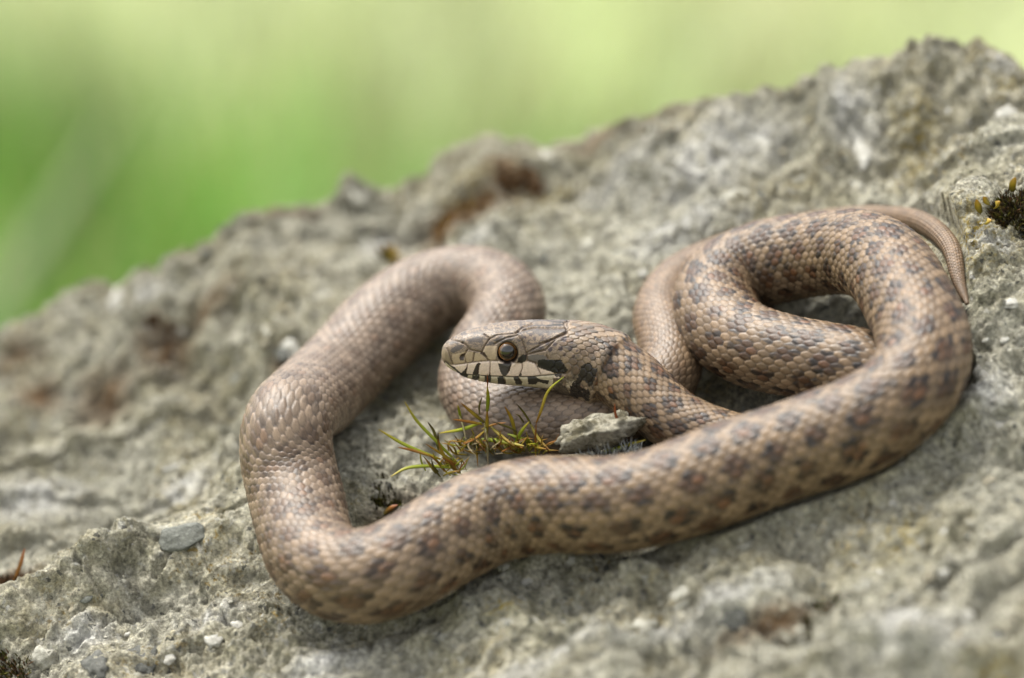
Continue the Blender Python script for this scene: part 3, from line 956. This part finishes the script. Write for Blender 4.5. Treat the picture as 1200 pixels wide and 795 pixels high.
cols = np.vstack([hcol.reshape(-1, 3), bcol.reshape(-1, 3), TAILC, hcol[0].mean(0)])
sbase = from_uvh(0, 0, 0)
snake = add('snake', None, None, loc=sbase, label='brown blotched snake coiled on the boulder with its pale-lipped head facing left', cat='snake')
M = Mat('snake_skin', 0.42, 0.38)
co = M.coords()
cc = M.mix(0.35, M.attr('Col'), M.ramp(M.noise(co, 22.0, 4, 0.7), [(0.3, 0.55), (0.5, 1.0), (0.7, 1.4)]), 'MULTIPLY')
rr = M.ramp(M.noise(co, 7.0, 3, 0.6), [(0.3, 0.34), (0.7, 0.50)])
MAT_SKIN = M.done(cc, M.bump(M.noise(co, 40.0, 3, 0.6), 0.00015, 0.5), rr)
flip = [f[:, ::-1] for f in (fh, join, fb, cap_t, cap_s)]
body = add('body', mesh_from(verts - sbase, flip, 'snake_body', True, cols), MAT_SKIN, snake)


def eyeball(sgn):
    s0 = float(np.interp(EYE[0], xf[:200], sf[:200]))
    c, D, Sd = at_s(np.array([s0]), pf)[0], at_s(np.array([s0]), up_f)[0], at_s(np.array([s0]), side_f)[0]
    T = np.cross(D, Sd)
    # surface point on the cheek at the eye's place
    col = np.argmin(np.abs(hx_h - EYE[0]))
    cand = np.where((dd[col] > 0), np.abs(HY[col] - EYE[1]), 99)
    q = ph_r[col, np.argmin(cand)] - c
    qd, qz = q @ Sd, q @ D
    R = 11.6 * CPX
    ctr = c + sgn * (qd - R * 0.72) * Sd + qz * D
    ax = sgn * Sd * math.cos(0.16) + D * math.sin(0.16)
    e1 = T - (T @ ax) * ax
    e1 /= np.linalg.norm(e1)
    e2 = np.cross(ax, e1)
    nt, npn = 40, 48
    th = np.linspace(0.0, math.pi * 0.62, nt)[1:]
    pn = np.linspace(0, 2 * math.pi, npn, endpoint=False)
    TT, PN = np.meshgrid(th, pn, indexing='ij')
    v = R * (np.cos(TT)[..., None] * ax + np.sin(TT)[..., None] * (np.cos(PN)[..., None] * e1 + np.sin(PN)[..., None] * e2))
    v = np.vstack([v.reshape(-1, 3), R * ax])
    f = grid_faces(nt - 1, npn, True)
    jj = np.arange(npn)
    cap = np.stack([(jj + 1) % npn, jj, np.full(npn, len(v) - 1)], -1)
    if sgn < 0:
        f, cap = f, cap
    rr_ = np.concatenate([np.sin(TT).ravel(), [0]])
    ang = np.concatenate([PN.ravel(), [0]])
    streak = 0.85 + 0.3 * noise2(ang * 5, rr_ * 3, 5)
    iris = srgb(80, 56, 32) * streak[:, None]
    gold = srgb(176, 142, 92)
    cl = np.where((rr_ < 0.66)[:, None], srgb(10, 9, 8), iris)
    cl = np.where(((rr_ >= 0.66) & (rr_ < 0.69))[:, None], gold * 0.25, cl)
    cl = np.where(((rr_ > 0.84) & (rr_ < 0.91))[:, None], srgb(150, 104, 58), cl)
    cl = np.where((rr_ >= 0.91)[:, None], srgb(24, 20, 18), cl)
    return v, [f, cap], cl, ctr


M = Mat('wet_eye', 0.22, 0.5)
M.b.inputs['Coat Weight'].default_value = 0.6
M.b.inputs['Coat Roughness'].default_value = 0.03
MAT_EYE = M.done(M.attr('Col'))
for sgn in (1, -1):
    v, f, cl, ctr = eyeball(sgn)
    add('eye', mesh_from(v, f, 'eyeball', True, cl), MAT_EYE, snake, loc=ctr - sbase)

# ------------------------------------------------------------------ pebbles and chips set in the rock face
def ico(sub):
    import bmesh
    bm = bmesh.new()
    bmesh.ops.create_icosphere(bm, subdivisions=sub, radius=1.0)
    v = np.array([x.co[:] for x in bm.verts])
    f = np.array([[q.index for q in p.verts] for p in bm.faces])
    bm.free()
    return v, f


ICO = {2: ico(2), 3: ico(3), 4: ico(4)}


def lumpy(sub, rx, ry, rz, seed, amp=0.34, facet=0.0):
    v, f = ICO[sub]
    n = v.copy()
    r = np.random.default_rng(seed)
    for _ in range(7):                            # broken faces
        d = r.normal(size=3)
        d /= np.linalg.norm(d)
        lim = r.uniform(0.62, 0.92)
        t = n @ d
        n = n - np.maximum(0, t - lim)[:, None] * d * 0.85
    w = fbm(v[:, 0] * 1.6 + seed, v[:, 1] * 1.6 + v[:, 2] * 1.3, 4, seed % 97)
    n = n * (1 + amp * w)[:, None]
    return n * np.array([rx, ry, rz]), f


def frame_of(n, spin):
    a = np.cross(n, FWD)
    a /= np.linalg.norm(a)
    b = np.cross(n, a)
    x = math.cos(spin) * a + math.sin(spin) * b
    return np.stack([x, np.cross(n, x), n], 0)


def stone_mat(name, c0, c1, sc_=3.0):
    M = Mat(name, 0.85, 0.2)
    co = M.coords()
    c = M.mix(M.ramp(M.noise(co, sc_, 5, 0.7), [(0.36, 0.0), (0.64, 1.0)]), c0, c1)
    c = M.mix(0.7, c, M.ramp(M.noise(co, 14.0, 4, 0.7), [(0.3, 0.6), (0.5, 1.0), (0.7, 1.35)]), 'MULTIPLY')
    return M.done(c, M.bump(M.noise(co, 9.0, 5, 0.7), 0.0009, 0.9))


MS = {'w': stone_mat('white_quartz', (0.47, 0.46, 0.41), (0.30, 0.29, 0.25)), 'd': stone_mat('dark_chip', (0.06, 0.062, 0.055), (0.13, 0.13, 0.115)),
      'g': stone_mat('grey_pebble', (0.115, 0.12, 0.105), (0.185, 0.19, 0.165)), 'b': stone_mat('buff_chip', (0.30, 0.27, 0.19), (0.22, 0.20, 0.15)),
      'p': stone_mat('pale_stone', (0.40, 0.39, 0.33), (0.27, 0.26, 0.21))}


def pebble(px, py, rx, ry, kind, seed, sub=2, tall=0.45, sink=0.6, face=0.0):
    """rx, ry: half size in photo pixels, as seen"""
    p = on_rock(px, py)
    n = rock_normal(p)
    n = n * 0.6 + NRM * 0.4 - face * FWD
    n /= np.linalg.norm(n)
    kpx = ((p - CAM) @ FWD) / FPX
    a, b = rx * kpx, ry * kpx / max(0.45, abs(n @ FWD) * 1.1)
    v, f = lumpy(sub, a, b, min(a, b) * tall, seed, 0.13 if sub == 4 else 0.34)
    R = frame_of(n, math.pi + (seed % 7 - 3) * 0.06)
    o = add('pebble', mesh_from(v @ R, f, 'pebble'), MS[kind], boulder, loc=p - from_uvh(0, 0, 0) - n * min(a, b) * tall * sink)
    return o


PEB = [(214, 630, 29, 20, 'g', 3, 4, 0.5, -0.1, 0.8), (1130, 718, 13, 10, 'w', 6, 3, 0.45, 0.75), (280, 729, 10, 7, 'w', 8, 3, 0.5, 0.85),
       (247, 748, 10, 10, 'w', 9, 3, 0.5, 0.85), (198, 771, 9, 7, 'w', 10, 3, 0.5, 0.85), (167, 768, 18, 22, 'd', 11, 3, 0.5, 0.7), (112, 775, 16, 18, 'd', 12, 3, 0.5, 0.75),
       (52, 765, 18, 16, 'p', 13, 3, 0.7, 0.4), (100, 700, 9, 7, 'g', 14), (1012, 176, 12, 22, 'w', 15, 3, 0.4, 0.5), (1178, 133, 14, 10, 'w', 16, 3, 0.5, 0.3),
       (1113, 128, 6, 8, 'w', 17), (1185, 355, 9, 7, 'w', 18, 3, 0.4, 0.3), (1176, 398, 6, 5, 'w', 19), (1154, 398, 5, 4, 'w', 20), (1150, 440, 7, 13, 'w', 21, 3, 0.4, 0.3),
       (671, 657, 8, 5, 'w', 22, 3, 0.7, 0.3), (618, 680, 9, 6, 'w', 23), (590, 663, 8, 5, 'w', 24), (800, 697, 22, 11, 'p', 25, 3, 0.5, 0.4), (755, 732, 22, 8, 'p', 26, 3, 0.5, 0.4),
       (500, 585, 4, 4, 'w', 27), (466, 601, 4, 4, 'w', 28), (472, 596, 5, 4, 'w', 29), (440, 578, 8, 6, 'p', 30), (312, 388, 7, 8, 'w', 31), (340, 408, 12, 14, 'w', 32, 3, 0.5, 0.3),
       (330, 415, 10, 10, 'd', 33), (752, 318, 7, 9, 'w', 34), (135, 350, 12, 14, 'w', 35, 3, 0.6, 0.3), (212, 387, 8, 8, 'w', 36), (450, 282, 20, 12, 'w', 37, 3, 0.5, 0.75),
       (478, 250, 9, 8, 'w', 38), (637, 180, 16, 12, 'p', 39), (415, 222, 14, 17, 'p', 40, 3, 0.9, 0.45), (1120, 745, 20, 8, 'b', 41), (860, 722, 18, 16, 'd', 42, 3, 0.5, 0.5),
       (1165, 745, 12, 10, 'd', 43), (270, 560, 8, 6, 'b', 44), (205, 545, 14, 5, 'w', 45), (65, 555, 10, 6, 'p', 46), (690, 285, 12, 8, 'p', 47), (640, 300, 10, 8, 'd', 48),
       (565, 300, 9, 7, 'd', 49), (860, 230, 20, 9, 'p', 50, 3, 0.5, 0.4), (935, 210, 12, 9, 'p', 51), (895, 228, 9, 9, 'd', 52), (1090, 672, 12, 8, 'b', 53), (1108, 622, 8, 7, 'w', 54),
       (1105, 672, 7, 6, 'w', 55), (1030, 670, 6, 5, 'w', 56), (1170, 500, 14, 8, 'w', 57, 3, 0.4, 0.4), (870, 640, 12, 5, 'p', 58), (1160, 560, 10, 7, 'b', 59)]
for i, a in enumerate(PEB):
    pebble(*a)
r2 = np.random.default_rng(12)
n_ok = 0
for i in range(400):
    if n_ok >= 90:
        break
    px, py = r2.uniform(0, 1200), r2.uniform(120, 795)
    p = on_rock(px, py)
    u, v, h = to_uvh(p)
    if v > v_edge(u) - 0.5 or np.min(np.hypot(su - u, sv - v) - rf) < 0.25:
        continue
    q = to_px(p)
    if abs(q[0] - px) > 3 or abs(q[1] - py) > 3:
        continue
    sz = 2.5 + 6.0 * r2.random() ** 2.5
    pebble(px, py, sz, sz * r2.uniform(0.5, 0.9), r2.choice(list('wpddggbpb')), 100 + i)
    n_ok += 1

# ------------------------------------------------------------------ moss shoots, stems and cushions
M = Mat('moss_leaf', 0.5, 0.4)
M.b.inputs['Subsurface Weight'].default_value = 0.0
tr = M.new('ShaderNodeBsdfTranslucent')
ac = M.attr('Col')
M.l.new(ac, tr.inputs['Color'])
M.done(ac)
mx = M.new('ShaderNodeMixShader')
mx.inputs[0].default_value = 0.3
M.l.new(M.b.outputs[0], mx.inputs[1])
M.l.new(tr.outputs[0], mx.inputs[2])
M.l.new(mx.outputs[0], M.n['Material Output'].inputs['Surface'])
MAT_LEAF = M.m

GRN, YEL, ORA, OLV, STR = srgb(136, 146, 34), srgb(160, 140, 42), srgb(136, 90, 34), srgb(96, 90, 36), srgb(150, 136, 100)
LCOL = {'g': (GRN, GRN, YEL), 'y': (OLV, YEL, ORA), 'o': (YEL, ORA, ORA), 'd': (OLV, OLV, srgb(64, 46, 20)), 's': (STR, STR, STR), 'r': (ORA, srgb(124, 66, 26), srgb(140, 70, 26)), 'q': (ORA, YEL, GRN)}


def ribbon(pts, width, cols, thick=0.35, res=7):
    """a folded, tapering leaf along 3D points (cm); three rows of vertices top, closed underneath"""
    c = catmull(np.hstack([np.asarray(pts), np.zeros((len(pts), 2))]), res)[:, :3] if len(pts) > 2 else np.linspace(pts[0], pts[1], 8)
    n = len(c)
    t = np.gradient(c, axis=0)
    t /= np.linalg.norm(t, axis=1)[:, None]
    view = -FWD * 0.8 + NRM * 0.5
    sd = np.cross(t, view)
    sd /= np.linalg.norm(sd, axis=1)[:, None] + 1e-9
    nn = np.cross(sd, t)
    q = np.linspace(0, 1, n)
    w = width * np.clip(np.sin(np.pi * np.clip(0.12 + 0.86 * q, 0, 1)) ** 0.7, 0.10, 1)
    L = c + sd * w[:, None] + nn * w[:, None] * 0.25
    R = c - sd * w[:, None] + nn * w[:, None] * 0.25
    B = c - nn * w[:, None] * thick
    v = np.stack([L, c, R, B], 1).reshape(-1, 3)
    f = grid_faces(n, 4, True)
    k0, k1, k2 = cols
    col = np.where(q[:, None] < 0.5, k0 + (k1 - k0) * (q / 0.5)[:, None], k1 + (k2 - k1) * ((q - 0.5) / 0.5)[:, None])
    return v, f, np.repeat(col, 4, 0)


def zC(x, y):
    return 430 + x / 5.217, 440 + y / 5.217


def zD(x, y):
    return 640 + x / 5.0, 440 + y / 5.0


def shoot_tuft(label, leaves, root, d_root, d_tip, conv, name='moss_shoot', cat='moss'):
    rp = PD(*conv(*root), d_root)
    t = add(name, None, None, loc=rp, label=label, cat=cat)
    for k_, (pl, wpx, kind) in enumerate(leaves):
        n = len(pl)
        jd = (hash2(np.array([k_]), np.array([len(pl) + 5]), 9)[0] - 0.5) * 0.5
        pts = [PD(*conv(*q), d_root + (d_tip + jd - d_root) * (0.35 + 0.65 * i / (n - 1))) for i, q in enumerate(pl)]
        v, f, c = ribbon(pts, wpx * 0.42 * CPX, LCOL[kind])
        add('leaf', mesh_from(v - rp, f, 'leaf', True, c), MAT_LEAF, t)
    return t


LA = [([(725, 420), (735, 290), (735, 215)], 5, 'y'), ([(735, 225), (742, 150), (737, 70)], 6.0, 'g'), ([(737, 90), (738, 40), (735, -10)], 2.2, 'r'),
      ([(720, 290), (650, 235), (575, 170)], 5, 'y'), ([(700, 290), (580, 332), (440, 355)], 5.5, 'g'), ([(705, 300), (620, 285), (525, 270)], 4.5, 'o'),
      ([(690, 240), (688, 190), (705, 130)], 3.5, 'd'), ([(720, 340), (660, 390), (590, 420)], 4, 'o'), ([(700, 390), (800, 402), (960, 432)], 6.5, 'g'), ([(740, 300), (820, 370), (900, 430)], 4.5, 'y'),
      ([(722, 343), (620, 425), (665, 492)], 2.4, 's'), ([(720, 290), (733, 400), (742, 560)], 4.5, 'd'), ([(560, 235), (585, 300), (610, 420)], 3, 'd'), ([(575, 270), (565, 220), (555, 180)], 4, 'g'),
      ([(700, 330), (780, 300), (850, 290)], 3.5, 'o'), ([(680, 400), (672, 450), (678, 560)], 3, 'y'), ([(640, 380), (690, 420), (730, 470)], 3.5, 'o')]
LB = [([(915, 400), (885, 270), (842, 190)], 5, 'y'), ([(920, 350), (870, 320), (760, 282)], 3.5, 'd'), ([(900, 430), (945, 345), (992, 285)], 5.5, 'g'), ([(860, 360), (940, 385), (1015, 405)], 4.5, 'g'),
      ([(1010, 310), (960, 230), (912, 172)], 3, 'd'), ([(990, 280), (1050, 390), (1115, 455)], 4.5, 'y'), ([(960, 290), (930, 250), (905, 235)], 3, 'd'),
      ([(1035, 560), (1030, 400), (1036, 285)], 3, 'o'), ([(1036, 290), (1062, 225), (1110, 95), (1205, 8)], 4.2, 'q'), ([(880, 440), (870, 420), (882, 400)], 2.2, 's'), ([(930, 400), (880, 440), (820, 470)], 4, 'o'), ([(1000, 420), (1040, 440), (1100, 452)], 4, 'y')]
LC = [([(565, 548), (430, 410), (300, 272), (230, 160)], 4.6, 'g'), ([(450, 512), (280, 460), (188, 440)], 4, 'o'), ([(450, 514), (232, 425), (72, 332)], 5, 'g'), ([(535, 567), (350, 556), (232, 572), (145, 620)], 5, 'g'),
      ([(440, 470), (412, 350), (372, 285)], 4, 'd'), ([(560, 550), (470, 490), (360, 420)], 4, 'y'), ([(450, 622), (395, 555), (345, 495)], 3, 'd'), ([(545, 575), (470, 490), (432, 390)], 5, 'y'), ([(500, 560), (440, 420), (435, 350)], 3.5, 'd'), ([(560, 600), (520, 540), (455, 500)], 4, 'o')]
r3_ = np.random.default_rng(77)


def wisps(cx, cy, n, spread):
    out = []
    for _ in range(n):
        x0, y0 = cx + r3_.normal() * spread, cy + r3_.uniform(0, 60)
        a = r3_.uniform(-2.9, -0.25)
        ln = r3_.uniform(50, 150)
        x1, y1 = x0 + math.cos(a) * ln, y0 + math.sin(a) * ln * 0.8
        out.append(([(x0, y0), ((x0 + x1) / 2 + r3_.normal() * 14, (y0 + y1) / 2 + r3_.normal() * 14), (x1, y1)], r3_.uniform(1.6, 3.4), r3_.choice(list('yyodgs'))))
    return out


LA += wisps(700, 430, 62, 85)
LB += wisps(930, 430, 50, 80)
LC += wisps(500, 560, 26, 50)
shoot_tuft('yellow-green moss shoot with an upright green tip below the snake\'s eye', LA, (725, 560), -2.2, -3.3, zC)
shoot_tuft('moss shoot with a tall arching orange stem touching the snake\'s jaw', LB, (960, 560), -2.4, -3.3, zC)
shoot_tuft('green moss shoot with long leaves spreading left of the snake\'s head', LC, (540, 640), -2.6, -3.0, zC)
shoot_tuft('single green blade with an orange tip under the snake\'s neck', [([(240, 487), (350, 452), (470, 412), (585, 378)], 6, 'g')], (240, 487), -3.5, -3.8, zD, 'moss_sprout')
shoot_tuft('short orange-brown moss stem against the snake\'s throat', [([(432, 370), (425, 290), (405, 220), (402, 165)], 4.0, 'r')], (432, 370), -3.7, -3.85, zD, 'moss_sprout')


def cushion(label, px, py, rpx, hcm, n, kinds, seed, width=0.05, name='moss_cushion', cat='moss', depth=None, length=0.55, flat=0.5, curl=0.2):
    """a low cushion of many tiny leaves growing from the rock; one mesh, uncountable"""
    p = on_rock(px, py) if depth is None else PD(px, py, depth)
    nr = rock_normal(p) if depth is None else NRM
    F = frame_of(nr, 0.0)
    r = np.random.default_rng(seed)
    rad = rpx * CPX
    Vv, Ff, Cc, o_ = [], [], [], 0
    for k_ in range(n):
        a, q = r.uniform(0, 2 * math.pi), math.sqrt(r.random())
        x, y = q * rad * math.cos(a), q * rad * math.sin(a) * (0.5 + flat)
        h0 = hcm * (1 - q * q) * 0.6
        root = p + x * F[0] + y * F[1] + (h0 - 0.15) * F[2]
        d = nr + (x / rad * F[0] + y / rad * F[1]) * 0.7 + r.normal(size=3) * 0.35
        d /= np.linalg.norm(d)
        ln = length * r.uniform(0.5, 1.1)
        bend = r.normal(size=3) * curl * ln
        v, f, c = ribbon([root, root + d * ln * 0.5 + bend * 0.3, root + d * ln + bend], width * r.uniform(0.6, 1.2), LCOL[kinds[r.integers(len(kinds))]], res=2)
        Vv.append(v)
        Ff.append(f + o_)
        Cc.append(c * r.uniform(0.6, 1.2))
        o_ += len(v)
    return add(name, mesh_from(np.vstack(Vv) - p, np.vstack(Ff), 'moss_leaves', True, np.vstack(Cc)), MAT_LEAF, None, loc=p, label=label, cat=cat)


DKB = srgb(40, 32, 18)
LCOL['k'] = (srgb(22, 18, 10), DKB, srgb(60, 48, 22))
LCOL['n'] = (srgb(58, 42, 26), srgb(88, 62, 38), srgb(118, 86, 54))
LCOL['w'] = (srgb(70, 72, 62), srgb(150, 152, 146), srgb(196, 198, 194))
LCOL['m'] = (srgb(40, 44, 16), srgb(74, 78, 26), srgb(104, 100, 36))
dkc = cushion('dark brown moss cushion with a few yellow leaf tips beside the snake\'s tail', 1184, 256, 34, 0.7, 1700, 'kkdnm', 31, 0.02, length=0.26)
dkp = np.array(dkc.location) / CM
for i, (x0, y0, x1, y1) in enumerate([(1150, 250, 1144, 234), (1160, 240, 1152, 231), (1186, 225, 1190, 208), (1154, 262, 1162, 258), (1166, 244, 1172, 236)]):
    pa = on_rock(x0, y0)
    da = to_px(pa)[2]
    pts = [PD(x0, y0, da - 0.7), PD((x0 + x1) / 2 - 1, (y0 + y1) / 2, da - 0.95), PD(x1, y1, da - 1.05)]
    v, f, c = ribbon(pts, 4.2 * CPX, (OLV, YEL, srgb(168, 128, 40)))
    add('leaf', mesh_from(v - pts[0], f, 'yellow_leaf', True, c), MAT_LEAF, dkc, loc=pts[0] - dkp)
cushion('dark olive moss in the hollow inside the snake\'s left loop', 452, 588, 30, 0.2, 700, 'kkmd', 32, 0.025, length=0.24)
cushion('grey hairy moss cushion below the white lichen stone', 712, 545, 42, 0.2, 900, 'wwwk', 33, 0.012, depth=-4.3, length=0.26, curl=0.45)
cushion('brown dry moss tuft at the left edge of the boulder', 12, 690, 26, 0.35, 900, 'nnnk', 34, 0.018, length=0.26)
cushion('olive moss strip growing in the crack at the lower right', 945, 735, 44, 0.12, 300, 'mmkn', 35, 0.035, length=0.22, flat=-0.2)
cushion('orange-brown moss patch on the boulder crest above the snake\'s head', 545, 250, 46, 0.12, 900, 'noyn', 36, 0.022, length=0.26)
cushion('brown moss patch right of the orange one on the crest', 608, 222, 30, 0.12, 700, 'nnno', 37, 0.022, length=0.24)
cushion('dark brown moss clump in the hollow near the left crest', 186, 388, 24, 0.1, 600, 'nnk', 38, 0.02, length=0.22)
cushion('reddish moss tuft poking over the left crest', 250, 272, 24, 0.12, 500, 'nro', 39, 0.02, length=0.26)
cushion('mossy growth in the bottom left corner of the boulder', 2, 783, 32, 0.2, 800, 'mmkn', 40, 0.02, length=0.25)
cushion('yellowish moss tuft beside the white stone above the left coil', 455, 302, 11, 0.3, 90, 'yym', 41, 0.04, length=0.35)
pa = on_rock(16, 682)
da = to_px(pa)[2]
pts = [PD(16, 682, da - 0.1), PD(24, 662, da - 0.3), PD(29, 643, da - 0.4)]
v, f, c = ribbon(pts, 2.6 * CPX, (ORA, ORA, srgb(170, 104, 58)))
add('moss_sprout', mesh_from(v - pts[0], f, 'moss_sprout', True, c), MAT_LEAF, None, loc=pts[0], label='thin orange stem rising from the brown moss at the left edge', cat='stem')
pa = on_rock(452, 602)
da = to_px(pa)[2]
pts = [PD(450, 603, da - 0.4), PD(458, 596, da - 0.5), PD(466, 592, da - 0.55)]
v, f, c = ribbon(pts, 3.0 * CPX, (OLV, ORA, srgb(150, 84, 44)))
add('fallen_leaf', mesh_from(v - pts[0], f, 'fallen_leaf', True, c), MAT_LEAF, None, loc=pts[0], label='tiny orange leaf lying on the moss inside the left loop', cat='leaf')

# white lichen-crusted stone lying under the throat
M = Mat('lichen_crust', 0.9, 0.15)
co = M.coords()
c = M.mix(M.ramp(M.noise(co, 2.2, 5, 0.7, 0.5), [(0.40, 0.0), (0.55, 1.0)]), (0.24, 0.215, 0.14), (0.58, 0.54, 0.42))
c = M.mix(0.8, c, M.ramp(M.noise(co, 11.0, 4, 0.7), [(0.32, 0.45), (0.5, 1.0), (0.68, 1.3)]), 'MULTIPLY')
MAT_CRUST = M.done(c, M.bump(M.noise(co, 7.0, 6, 0.75), 0.004, 1.0))
v, f = lumpy(4, 1.08, 0.6, 0.44, 21, 0.34)
cr = PD(703, 508, -3.6)
R = np.stack([RGT * 0.97 + UPV * 0.2, FWD, UPV * 0.97 - RGT * 0.2], 0)
v = v + 0.10 * fbm(v[:, 0] * 4, v[:, 1] * 5 + v[:, 2] * 4, 4, 3)[:, None] * v / 0.6
add('lichen_stone', mesh_from(v @ R, f, 'lichen_stone', True), MAT_CRUST, None, loc=cr, label='white lichen-crusted stone lying under the snake\'s throat', cat='stone')

# ------------------------------------------------------------------ meadow behind
GZ = -56.0
xs = np.concatenate([-np.geomspace(30000, 60, 40), np.linspace(-50, 50, 11), np.geomspace(60, 30000, 40)])
ys = np.concatenate([-np.geomspace(20000, 60, 30), np.linspace(-50, 50, 11), np.geomspace(60, 30000, 70)])
GX, GY = np.meshgrid(xs, ys)


def ground_z(x, y):
    rr_ = np.hypot(x, y)
    return GZ + 5.0 * fbm(x / 160.0, y / 160.0, 3, 60) * sstep(40, 200, rr_) + 0.00 * x


def meadow_tone(x, y):
    """0 = lush green, 1 = pale dry grass; 2nd value: brown soil / dead stems"""
    t = sstep(174, 210, y + 16 * fbm(x / 40.0, y / 60.0, 3, 65) + 0.25 * x)
    n = fbm(x / 17.0, y / 32.0, 3, 66)
    t = np.clip(t + 0.42 * n, 0, 1)
    b = np.exp(-((x - 29) / 9.0) ** 2 - ((y - 278) / 26.0) ** 2)
    return t, b


M = Mat('meadow_ground', 0.95, 0.1)
co = M.coords(1.0)
MAT_GROUND = M.done(M.mix(M.noise(co, 1.3, 5, 0.6), M.ramp(M.noise(co, 6.0, 4, 0.6), [(0.3, (0.07, 0.10, 0.02)), (0.7, (0.16, 0.19, 0.05))]), (0.26, 0.26, 0.10)))
gp = np.stack([GX, GY, ground_z(GX, GY)], -1).reshape(-1, 3)
add('ground', mesh_from(gp, grid_faces(len(ys), len(xs), False), 'ground'), MAT_GROUND, None, kind='structure', label='green meadow ground behind and around the boulder', cat='ground')

r = np.random.default_rng(5)
NB = 42000
by = 55 + 560 * r.random(NB) ** 1.15
bx = (r.random(NB) - 0.5) * (90 + 0.62 * (by + 100))
far = ~((np.abs(bx) < 48) & (by < 50))
bz = ground_z(bx, by)
tone, brn = meadow_tone(bx, by)
hgt = (7 + 11 * r.random(NB)) * (0.8 + 0.5 * tone)
wd = 0.22 + 0.28 * r.random(NB)
ang = r.uniform(0, 2 * math.pi, NB)
la = r.uniform(0, 2 * math.pi, NB)
lean = r.uniform(0.1, 0.75, NB) * hgt
rows_ = []
for q in (0.0, 0.35, 0.7, 1.0):
    cx_ = bx + np.cos(la) * lean * q ** 1.8
    cy_ = by + np.sin(la) * lean * q ** 1.8
    cz_ = bz - 0.5 + hgt * q
    w_ = wd * (1 - 0.92 * q ** 1.5)
    for sg in (-1, 1):
        rows_.append(np.stack([cx_ + sg * w_ * np.cos(ang), cy_ + sg * w_ * np.sin(ang), cz_], -1))
gv_ = np.stack(rows_, 1)                                       # NB, 8, 3
base_i = (np.arange(NB) * 8)[:, None]
gf = np.concatenate([base_i + np.array([[2 * q, 2 * q + 1, 2 * q + 3, 2 * q + 2]]) for q in range(3)], 0)
g0, g1, g2 = np.array([0.13, 0.30, 0.038]), np.array([0.60, 0.645, 0.385]), np.array([0.50, 0.40, 0.24])
gc = g0 + (g1 - g0) * tone[:, None]
gc = gc * (1 - 0.9 * brn[:, None]) + g2 * 1.1 * 0.9 * brn[:, None]
gc = gc * r.uniform(0.7, 1.3, NB)[:, None] * (1 + 0.55 * fbm(bx / 13.0, by / 22.0, 2, 67))[:, None]
dry = r.random(NB) < 0.10
gc[dry] = np.array([0.40, 0.36, 0.18])
add('meadow_grass', mesh_from(gv_.reshape(-1, 3), gf, 'grass_blades', True, np.repeat(gc, 8, 0)), MAT_LEAF, None, kind='stuff', label='blurred green and straw-coloured meadow grass behind the boulder', cat='grass')

# a weathered grey stalk leaning in front of the meadow at the left
q0, q1 = np.array([-32.0, 66.0, GZ]), None
pts = [PD(-60, 460, 150), PD(10, 340, 156), PD(75, 240, 162), PD(130, 150, 168)]
n = 30
c = catmull(np.hstack([np.array(pts), np.zeros((4, 2))]), 9)[:, :3]
down = np.array([pts[0] + (pts[0] - pts[1]) * t for t in np.linspace(1.2, 0.1, 8)])
c = np.vstack([down, c])
tt = np.gradient(c, axis=0)
tt /= np.linalg.norm(tt, axis=1)[:, None]
s1 = np.cross(tt, UPV)
s1 /= np.linalg.norm(s1, axis=1)[:, None]
s2 = np.cross(s1, tt)
an = np.linspace(0, 2 * math.pi, 10, endpoint=False)
rad = np.linspace(1.7, 0.4, len(c)) * (1 + 0.12 * np.sin(np.arange(len(c)) * 1.7))
v = c[:, None] + rad[:, None, None] * (np.cos(an)[None, :, None] * s1[:, None] + np.sin(an)[None, :, None] * s2[:, None])
M = Mat('dead_stalk', 0.85, 0.2)
co = M.coords()
MAT_STALK = M.done(M.ramp(M.noise(co, 1.5, 4, 0.6), [(0.35, (0.10, 0.13, 0.06)), (0.65, (0.16, 0.19, 0.10))]))
add('dead_stalk', mesh_from(v.reshape(-1, 3) - c[0], grid_faces(len(c), 10, True), 'dead_stalk'), MAT_STALK, None, loc=c[0], label='blurred grey dead stalk leaning behind the boulder at the left', cat='stalk')
